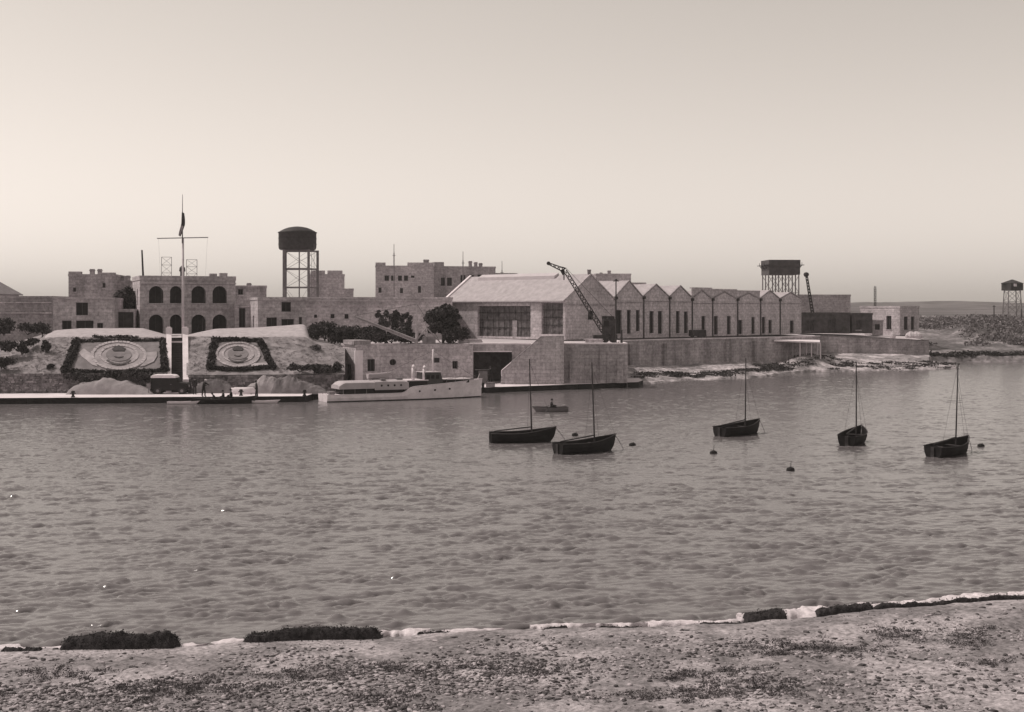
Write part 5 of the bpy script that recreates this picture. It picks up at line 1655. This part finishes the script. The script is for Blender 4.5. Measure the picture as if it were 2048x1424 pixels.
# upturned boat on the quay
Yu = 134.6
t = thing('upturned_boat', 'white boat turned keel up on the quay behind the boat party', 'boat', (gx(488, Yu), Yu, QZ)); t.rotation_euler = (rad(180), 0, rad(4))
mb, sec = hull_mesh(2.6, 1.2, .0, .72, .04, .0, .6); local(t, mb, 'hull', M_HULLW)
g = MB(); g.box((0, 0, -.73), (2.3, .05, .06)); local(t, g, 'keel', M_TIMBER)
for i in (-1, 1):
    g = MB(); g.box((i * .8, 0, -.02), (.1, 1.2, .06)); local(t, g, 'chock', M_TIMBER)

# buoys
for k, (px, py, stick, lab) in enumerate(((1150, 871, 0, 'dark mooring buoy off the bow of the broadside dinghy'), (1265, 891, 0, 'dark mooring buoy right of the second dinghy'), (1427, 907, 1, 'dark spar buoy below the farthest dinghy'), (1581, 941, 1, 'dark spar buoy nearest the viewer'), (1962, 893, 0, 'dark mooring buoy off the right hand dinghy'))):
    Y = wY(py); x = gx(px, Y)
    t = thing('mooring_buoy', lab, 'buoy', (x, Y, 0), 'mooring buoys')
    mb = MB(); mb.lathe((x, Y, 0), [(.05, -.2), (.2, -.08), (.25, .03), (.21, .14), (.08, .2)], 14); mb.build('float', M_HULLD, t, True)
    mb = MB(); mb.tube((x, Y, .15), (x + (.04 if stick else .12), Y, .55 if stick else .24), .02, .015, 6); mb.build('staff' if stick else 'ring', M_IRON, t)

# ------------------------------------------------------------------ launch
def launch():
    S, Bw = Vector((-19.25, 132.2, 0)), Vector((-3.3, 139.6, 0))
    L = (Bw - S).length
    c = (S + Bw) / 2
    t = thing('motor_launch', 'long pale grey motor launch with white cabin tops at the quay', 'boat', (c.x, c.y, 0))
    t.rotation_euler = (0, 0, math.atan2(Bw.y - S.y, Bw.x - S.x))
    B = 3.7
    def sheer(s):
        return .72 + .05 * s + (.62 + 1.05 * (s - .5)) * (1 / (1 + math.exp(-(s - .485) * 90)))
    def half(s):
        return B / 2 * (.86 + .14 * min(1, s / .3)) if s < .45 else B / 2 * max(0, 1 - ((s - .45) / .55) ** 2.6)
    ns = 60
    hull = MB(); rub = MB(); boot = MB(); deck = MB()
    prev = None
    for i in range(ns + 1):
        s = i / ns; x = -L / 2 + L * s
        w, zt_ = half(s), sheer(s)
        flare = 1 - .22 * max(0, (s - .5) / .5)
        r = [(x - .7 * max(0, (s - .85) / .15), max(.01, w * .55 * flare), -.5), (x - .25 * max(0, (s - .85) / .15), max(.015, w * .93 * flare), -.02), (x, max(.015, w * .94 * flare + .0), .10), (x, max(.02, w * (.97 * flare + .03)), zt_ * .55), (x + .12 * max(0, (s - .85) / .15), max(.02, w), zt_)]
        if prev:
            for sd in (1, -1):
                for j in range(4):
                    q = [prev[j], r[j], r[j + 1], prev[j + 1]]
                    (boot if j == 1 or j == 0 else hull).add([(a, b_ * sd, z) for a, b_, z in q], [(0, 1, 2, 3)])
                rub.tube((prev[4][0], prev[4][1] * sd, prev[4][2]), (r[4][0], r[4][1] * sd, r[4][2]), .045, .045, 5)
            deck.add([(prev[4][0], prev[4][1], prev[4][2] - .03), (r[4][0], r[4][1], r[4][2] - .03), (r[4][0], -r[4][1], r[4][2] - .03), (prev[4][0], -prev[4][1], prev[4][2] - .03)], [(0, 1, 2, 3)])
        else:
            hull.poly([(a, b_, z) for a, b_, z in r] + [(a, -b_, z) for a, b_, z in reversed(r)])
        prev = r
    local(t, hull, 'hull', M_HULLG); local(t, boot, 'boot_topping', M_HULLD); local(t, rub, 'rubbing_strake', M_HULLW); local(t, deck, 'deck', M_HULLW)
    X = lambda s: -L / 2 + L * s
    def canopy(s0, s1, z0, z1, w, name, m, nose=.5, tail=.5, crown=.15):
        mb = MB(); n = 18; prev = None
        for i in range(n + 1):
            f = i / n; x = X(s0) + (X(s1) - X(s0)) * f
            e = min(1, f / .14 * (1 - tail) + tail) * min(1, (1 - f) / .14 * (1 - nose) + nose)
            zt_ = z0 + (z1 - z0) * e ** .6
            r = [(x, w / 2 * (.9 + .1 * e), z0), (x, w / 2 * (.88 + .1 * e), zt_ - .12)] + [(x, w / 2 * .95 * math.cos(a) * e ** .2, zt_ - .10 + crown * math.sin(a)) for a in (.5, 1.0, math.pi / 2)]
            r = r + [(a, -b_, z) for a, b_, z in reversed(r[:-1])]
            if prev:
                for j in range(len(r) - 1):
                    mb.add([prev[j], r[j], r[j + 1], prev[j + 1]], [(0, 1, 2, 3)])
            if i in (0, n):
                mb.poly(r)
            prev = r
        return local(t, mb, name, m, False)
    # after cabin: solid dark box for the shade of the open side, pale canvas above
    g = MB(); g.box(((X(.10) + X(.475)) / 2, 0, .98), (X(.475) - X(.10), 2.5, .56)); local(t, g, 'cockpit_shade', M_GLASS)
    canopy(.075, .295, 1.26, 2.0, 2.95, 'canopy', mat('canvas', .44, .12, 1.2, .9), .95, .35)
    canopy(.29, .50, 1.1, 2.05, 3.0, 'after_cabin', mat('cabin_grey', .44, .1, 1, .6), .75, .98)
    for s in (.10, .17, .24):
        for sd in (1, -1):
            g = MB(); g.tube((X(s), sd * 1.35, .7), (X(s), sd * 1.35, 1.4), .03, .03, 6); local(t, g, 'stanchion', M_STEEL)
    zf = 1.35
    # forward trunk cabin, wheelhouse, vents
    g = MB(); g.box(((X(.51) + X(.62)) / 2, 0, 1.68), (X(.62) - X(.51), 2.5, .5)); local(t, g, 'fore_cabin', M_GLASS)
    g = MB(); g.box(((X(.49) + X(.625)) / 2, 0, 1.98), (X(.625) - X(.49), 2.7, .1)); local(t, g, 'fore_cabin_roof', M_HULLW)
    g = MB(); wx0, wx1 = X(.60), X(.72)
    g.prism([(wx0, -1.15, 1.4), (wx1 + .12, -1.15, 1.45), (wx1 - .22, -1.15, 2.75), (wx0 + .1, -1.15, 2.75)], (0, 2.3, 0)); local(t, g, 'wheelhouse', mat('wheelhouse_dark', .04, .3, 2, .4))
    g = MB(); g.box(((wx0 + wx1) / 2 - .05, 0, 2.79), (wx1 - wx0 - .1, 2.45, .07)); local(t, g, 'wheelhouse_roof', mat('cabin_grey', .5))
    for f in (.25, .5, .75):
        g = MB(); g.box((wx0 + (wx1 - wx0) * f - .05, -1.17, 2.3), (.34, .03, .4)); local(t, g, 'window', M_GLASS)
    g = MB(); g.box(((X(.725) + X(.90)) / 2, 0, 1.78), (X(.90) - X(.725), 1.7, .34)); local(t, g, 'fore_hatch', M_GLASS)
    g = MB(); g.box(((X(.725) + X(.905)) / 2, 0, 2.0), (X(.905) - X(.725), 1.9, .1)); local(t, g, 'fore_hatch_top', M_HULLW)
    for s, h in ((.535, 1.5), (.605, 1.4)):
        g = MB(); x = X(s)
        g.tube((x, -1.0, 2.0), (x, -1.0, 2.0 + h - .25), .16, .15, 10); g.tube((x - .02, -1.0, 2.0 + h - .25), (x + .18, -1.0, 2.0 + h - .02), .18, .24, 10); local(t, g, 'ventilator', M_HULLW, True)
    g = MB(); x = X(.685); g.tube((x, 0, 2.8), (x, 0, 5.15), .13, .10, 10); local(t, g, 'mast', M_HULLW, True)
    g = MB(); g.box((x + .35, 0, 4.0), (.55, .5, .5)); g.tube((x, 0, 4.0), (x + .3, 0, 4.0), .06, .06, 6); local(t, g, 'lantern', M_IRON)
    for s_, y_, dx_, dz_ in ((.04, -.7, .5, .35), (.06, .6, .7, .3), (.345, -1.0, .5, .28), (.455, -.6, .6, .3), (.93, .0, .5, .22)):
        zb_ = sheer(s_) if s_ < .07 or s_ > .9 else 2.0
        g = MB(); g.box((X(s_), y_, zb_ + dz_ / 2 - .04), (dx_, .55, dz_)); local(t, g, 'deck_locker', M_STEEL)
    for s_ in (.33, .37, .41, .45):
        g = MB(); g.tube((X(s_), -1.50, 1.55), (X(s_), -1.44, 1.55), .11, .11, 12); local(t, g, 'porthole', M_GLASS)
    for s_ in (.56, .66, .76):
        g = MB(); g.tube((X(s_), -half(s_) * .98 - .03, sheer(s_) * .62), (X(s_), -half(s_) * .98 + .03, sheer(s_) * .62), .1, .1, 12); local(t, g, 'porthole', M_GLASS)
    g = MB(); g.path([(X(.08), -1.0, .95), (X(.03), -1.3, 1.0), (X(.01), -.4, 1.0), (X(.01), .8, 1.0)], .025, 5)
    for p_ in ((X(.03), -1.3), (X(.01), -.4), (X(.01), .8)):
        g.tube((p_[0] + .1, p_[1], .6), (p_[0], p_[1], 1.0), .02, .02, 5)
    local(t, g, 'stern_rail', M_STEEL)
    g = MB(); g.tube((X(.685), 0, 5.0), (X(.97), 0, sheer(.97) + .1), .012, .012, 4); g.tube((X(.685), 0, 5.0), (X(.3), 0, 2.1), .012, .012, 4); local(t, g, 'stay', M_IRON)
    g = MB(); g.tube((X(.975), 0, sheer(.97)), (X(.99), 0, sheer(.97) + .6), .03, .02, 6); local(t, g, 'jackstaff', M_HULLW)
    g = MB(); pts = [(X(s), sd * (half(s) - .08), sheer(s) + .45) for sd in (-1,) for s in (.74, .8, .86, .91, .95)]
    g.path(pts, .018, 5)
    for p in pts:
        g.tube((p[0], p[1], p[2] - .46), p, .018, .018, 5)
    local(t, g, 'rail', M_STEEL)
    M = Matrix.Rotation(t.rotation_euler.z, 4, 'Z'); M.translation = c
    d = thing('ships_dinghy', 'small pale dinghy carried on top of the launch cabin', 'boat', M @ Vector((X(.345), .3, 2.12))); d.rotation_euler = (0, 0, t.rotation_euler.z)
    mb, sec = hull_mesh(2.4, 1.05, .55, .0, .16, .02, .75); local(d, mb, 'hull', mat('canvas_grey', .42, .1, 1, .8))
    g = MB()
    for side in (1, -1):
        g.path([(-1.2 + 2.4 * i / 22 + .25 * max(0, (i / 22 - .8) / .2) * .9, side * (sec(i / 22)[0] + .012), sec(i / 22)[1] + .012) for i in range(23)], .03, 5)
    local(d, g, 'gunwale', M_HULLW)
launch()
# crate kiosk and figure-like pump at the launch bow
Yk = 146.0
t = thing('quay_kiosk', 'small grey kiosk box on a leg on the quay at the launch bow', 'kiosk', (gx(967, Yk), Yk, QZ))
x = gx(966, Yk)
mb = MB(); mb.box((x, Yk, gz(753, Yk)), (1.0, .9, 1.35)); mb.build('body', M_STEEL, t)
mb = MB(); mb.box((x - .1, Yk, gz(740, Yk)), (1.6, 1.1, .1)); mb.build('lid', M_TIMBER, t)
mb = MB(); mb.box((x, Yk, (QZ + gz(765, Yk)) / 2), (.3, .3, gz(765, Yk) - QZ)); mb.build('leg', M_TIMBER, t)
person('person in dark clothes standing on the quay beside the grey kiosk', (gx(981, 147.0), 147.0, QZ + .55), standing(.0, .2), rad(160))
t = thing('step_block', 'low stone block under the figure beside the grey kiosk', 'block', (gx(981, 147), 147, QZ)); mb = MB(); mb.box((gx(981, 147), 147, QZ + .26), (1.0, .8, .54)); mb.build('stone', M_STONE2, t)

# ================================================================== NEAR SHORE DETAIL
M_WEED = mat('dry_seaweed', .042, .5, 6, .95, .6)
M_FOAM = mat('foam', .66, .25, 5, .7, .3)
def weed_bank(label, px0, px1, h, w, seed, lift=0.0):
    Ya, Yb = None, None
    xs = np.linspace(gx(px0, 36.5), gx(px1, 36.5), 90)
    xs = xs * (shore_y(xs) / 36.5)
    g = np.linspace(-1, 1, 26)
    G_, X = np.meshgrid(g, xs, indexing='ij')
    Y = shore_y(X) - .25 + lift + G_ * w / 2
    f = (X - xs[0]) / (xs[-1] - xs[0])
    env = np.clip(np.minimum(f, 1 - f) / .06, 0, 1) ** .5
    Z = np.maximum(beach_z(X, Y, False), 0) - .06 + h * env * np.clip(1 - G_ ** 4, 0, 1) * (.8 + .45 * fbm(X * 1.7 + seed, Y * 1.7, 3)) + (.1 * (fbm(X * 9, Y * 9, 2) - .5) + .13 * h / .4 * (fbm(X * 2.6, Y * 2.6 + seed, 3) - .5)) * env
    t = thing('seaweed_bank', label, 'seaweed', (float(xs.mean()), float(Y.mean()), 0), 'dark seaweed banks along the near shore')
    np_mesh('mass', np.stack([X, Y, Z], 2).reshape(-1, 3), grid_faces(26, 90), M_WEED, t)
    bl = [(float(X[j, i]), float(Y[j, i]), float(Z[j, i]) - .02,   .13, .13, .075) for i in range(1, 89, 1) for j in range(2, 24, 2) if env[j, i] > .5]
    for i in range(0, 90):                                    # washed-out scraps round the foot of the bank
        for k in range(3):
            xa = float(xs[i]) + random.uniform(-.3, .3); ya = float(Y[0, i]) - random.random() ** 2 * .8
            bl.append((xa, ya, float(beach_z(np.array([xa]), np.array([ya]))[0]), .09, .07, .02))
    kind(leaf_cloud('strands', M_WEED, bl, int(60 * (xs[-1] - xs[0]) * w * (16 if h > .35 else 5)), .026, t, .1), 'stuff')
weed_bank('thick dark bank of seaweed at the left of the near shore', 134, 362, .44, 1.0, 1)
weed_bank('thick dark bank of seaweed right of the leftmost one on the near shore', 492, 768, .36, .9, 5)
weed_bank('small dark seaweed lump near the middle of the near shore', 835, 900, .10, .5, 9)
weed_bank('short thin dark seaweed strip at the middle of the near shore', 1085, 1135, .12, .45, 10)
weed_bank('thin dark seaweed strip under the bright middle surf line', 1195, 1285, .12, .4, 11)
weed_bank('dark seaweed strip where the shore begins to rise to the right', 1395, 1485, .12, .4, 12, .0)
weed_bank('rounded dark seaweed lump right of centre on the near shore', 1488, 1572, .34, .9, 14, .25)
weed_bank('long rounded dark seaweed lump before the right shore bend', 1632, 1752, .3, .8, 15, .3)
weed_bank('long thin dark seaweed strip running off the right edge', 1742, 2140, .22, .55, 16, .05)
weed_bank('faint dark seaweed line at the far left of the near shore', 20, 100, .10, .4, 18, -.35)

def foam_strip(label, px0, px1, w, off, seed, h=.07):
    """lumpy broken strip of surf just off the waterline"""
    xs = np.arange(gx(px0, 37), gx(px1, 37), .045)
    xs = xs * (shore_y(xs) / 37)
    g = np.linspace(-1, 1, 11)
    G_, X = np.meshgrid(g, xs, indexing='ij')
    f = (X - xs[0]) / (xs[-1] - xs[0])
    wd = 1.8 * w * np.clip(2.6 * fbm(X * 1.9 + seed, X * 0 + seed, 4) - .75, .03 if px0 < 1280 else .42, 1.25) * np.clip(np.minimum(f, 1 - f) / .08, 0, 1) ** .5
    Y = shore_y(X) + off + .5 * (fbm(X * .7, X * 0 + 3 + seed, 3) - .5) + G_ * wd / 2 + .06 * (fbm(X * 6, G_ * 2 + seed, 2) - .5)
    Z = .04 + h * np.clip(1 - G_ ** 2, 0, 1) * (.4 + 1.1 * fbm(X * 4, Y * 4, 3)) - .09 * (np.abs(G_) > .98)
    kind(np_mesh('foam', np.stack([X, Y, Z], 2).reshape(-1, 3), grid_faces(11, len(xs)), M_FOAM, smooth=True), 'stuff', label)
foam_strip('white surf along the left end of the near shore', -200, 140, .55, .12, 1)
foam_strip('white surf between the two thick seaweed banks', 355, 500, .6, .15, 2)
foam_strip('white surf patch beside the second seaweed bank', 755, 860, .75, .35, 3, .12)
foam_strip('thin white surf line left of centre', 850, 1010, .3, .2, 4)
foam_strip('bright white surf line in the middle of the shore', 1060, 1300, .42, .22, 5, .09)
foam_strip('white surf right of centre', 1290, 1500, .45, .2, 6, .09)
foam_strip('white surf curling round the right seaweed lumps', 1478, 1760, .9, .5, 7, .15)
foam_strip('white surf line running off the right edge', 1735, 2300, .7, .38, 8, .13)
foam_strip('white surf behind the second seaweed bank', 560, 700, .3, .62, 9)

# loose stones
def stones():
    r = np.random.default_rng(8)
    ico = np.array([(0, 0, 1), (.89, 0, .45), (.28, .85, .45), (-.72, .53, .45), (-.72, -.53, .45), (.28, -.85, .45), (.72, .53, -.45), (-.28, .85, -.45), (-.89, 0, -.45), (-.28, -.85, -.45), (.72, -.53, -.45), (0, 0, -1)])
    fc = np.array([(0, 1, 2), (0, 2, 3), (0, 3, 4), (0, 4, 5), (0, 5, 1), (1, 6, 2), (2, 7, 3), (3, 8, 4), (4, 9, 5), (5, 10, 1), (6, 7, 2), (7, 8, 3), (8, 9, 4), (9, 10, 5), (10, 6, 1), (11, 7, 6), (11, 8, 7), (11, 9, 8), (11, 10, 9), (11, 6, 10)])
    n = 90000
    Y = 25 + 17 * r.random(n); X = (r.random(n) - .5) * .95 * Y
    s = shore_y(X) - Y
    px = X / Y * FPX + CX
    dens = np.clip(s / 3.0 - .35, .03, 1) * np.interp(px, [0, 700, 1300, 2048], [1, 1, .55, .28]) * np.clip((fbm(X * .35, Y * .5, 3) - .3) * 3.2, .12, 1)
    k = (s > .15) & (r.random(n) < dens)
    X, Y = X[k], Y[k]; n = len(X)
    Z = beach_z(X, Y)
    sz = .014 + .056 * r.random(n) ** 2.9
    ang = r.random(n) * 6.28
    jit = 1 + .25 * r.normal(size=(n, 12, 1))
    P = ico[None] * jit * np.stack([sz * (1 + .9 * r.random(n)), sz, sz * (.3 + .3 * r.random(n))], 1)[:, None, :]
    c, s_ = np.cos(ang)[:, None], np.sin(ang)[:, None]
    Q = np.stack([P[..., 0] * c - P[..., 1] * s_, P[..., 0] * s_ + P[..., 1] * c, P[..., 2]], 2) + np.stack([X, Y, Z + sz * .15], 1)[:, None, :]
    F_ = (fc[None] + (np.arange(n) * 12)[:, None, None]).reshape(-1, 3)
    shade = r.random(n)
    for nm, lo, hi, v in (('stones', 0, .34, .44), ('stones', .34, .62, .25), ('stones', .62, 1, .09)):
        sel = (shade >= lo) & (shade < hi)
        m_ = sel.sum()
        o = np_mesh(nm, Q[sel].reshape(-1, 3), (fc[None] + (np.arange(m_) * 12)[:, None, None]).reshape(-1, 3), mat('shore_stone_%d' % int(v * 100), v, .3, 5, .95, .3), smooth=True)
        kind(o, 'stuff', {.44: 'pale', .25: 'grey', .09: 'dark'}[v] + ' loose stones strewn over the near shore')
stones()
def shore_plants():
    bl = []
    for cx_, cy_, rx, n in ((1560, 1288, 60, 40), (1680, 1283, 60, 40), (1780, 1252, 50, 26), (1935, 1258, 40, 24), (1930, 1280, 40, 12), (700, 1262, 60, 0), (1400, 1345, 90, 40), (1360, 1395, 110, 50), (1560, 1378, 70, 30), (850, 1330, 160, 50), (420, 1365, 200, 70), (250, 1380, 150, 50), (780, 1400, 100, 30), (1030, 1325, 90, 40), (610, 1335, 120, 40), (1980, 1330, 50, 14), (120, 1330, 90, 30)):
        for i in range(n):
            px, py = random.gauss(cx_, rx * .7), random.gauss(cy_, 10)
            Y = (EYE - .6) * FPX / (py - HZ); X = gx(px, Y)
            if shore_y(X) - Y < .4:
                continue
            z = float(beach_z(np.array([X]), np.array([Y]))[0])
            q = random.uniform(.08, .26)
            bl.append((X, Y, z + q * .1, q * 1.5, q, q * .32))
    kind(leaf_cloud('ground_plants', mat('shore_plant', .15, .5, 3, .95), bl, 30000, .026, None, .0), 'stuff', 'low dark creeping plants on the near shore')
shore_plants()

# ================================================================== HAZE
HAZE = 0.0002
if HAZE:
    m = bpy.data.materials.new('harbour_haze'); m.use_nodes = True
    n, l = m.node_tree.nodes, m.node_tree.links
    n.remove(n['Principled BSDF'])
    pv = n.new('ShaderNodeVolumePrincipled')
    pv.inputs['Color'].default_value = (.95, .92, .90, 1)
    pv.inputs['Density'].default_value = HAZE
    l.new(pv.outputs[0], n['Material Output'].inputs['Volume'])
    mb = MB(); mb.box((0, 1200, 18), (6000, 2900, 46)); o = mb.build('haze', m)
    kind(o, 'stuff', 'thin pale sea haze filling the air over the harbour')
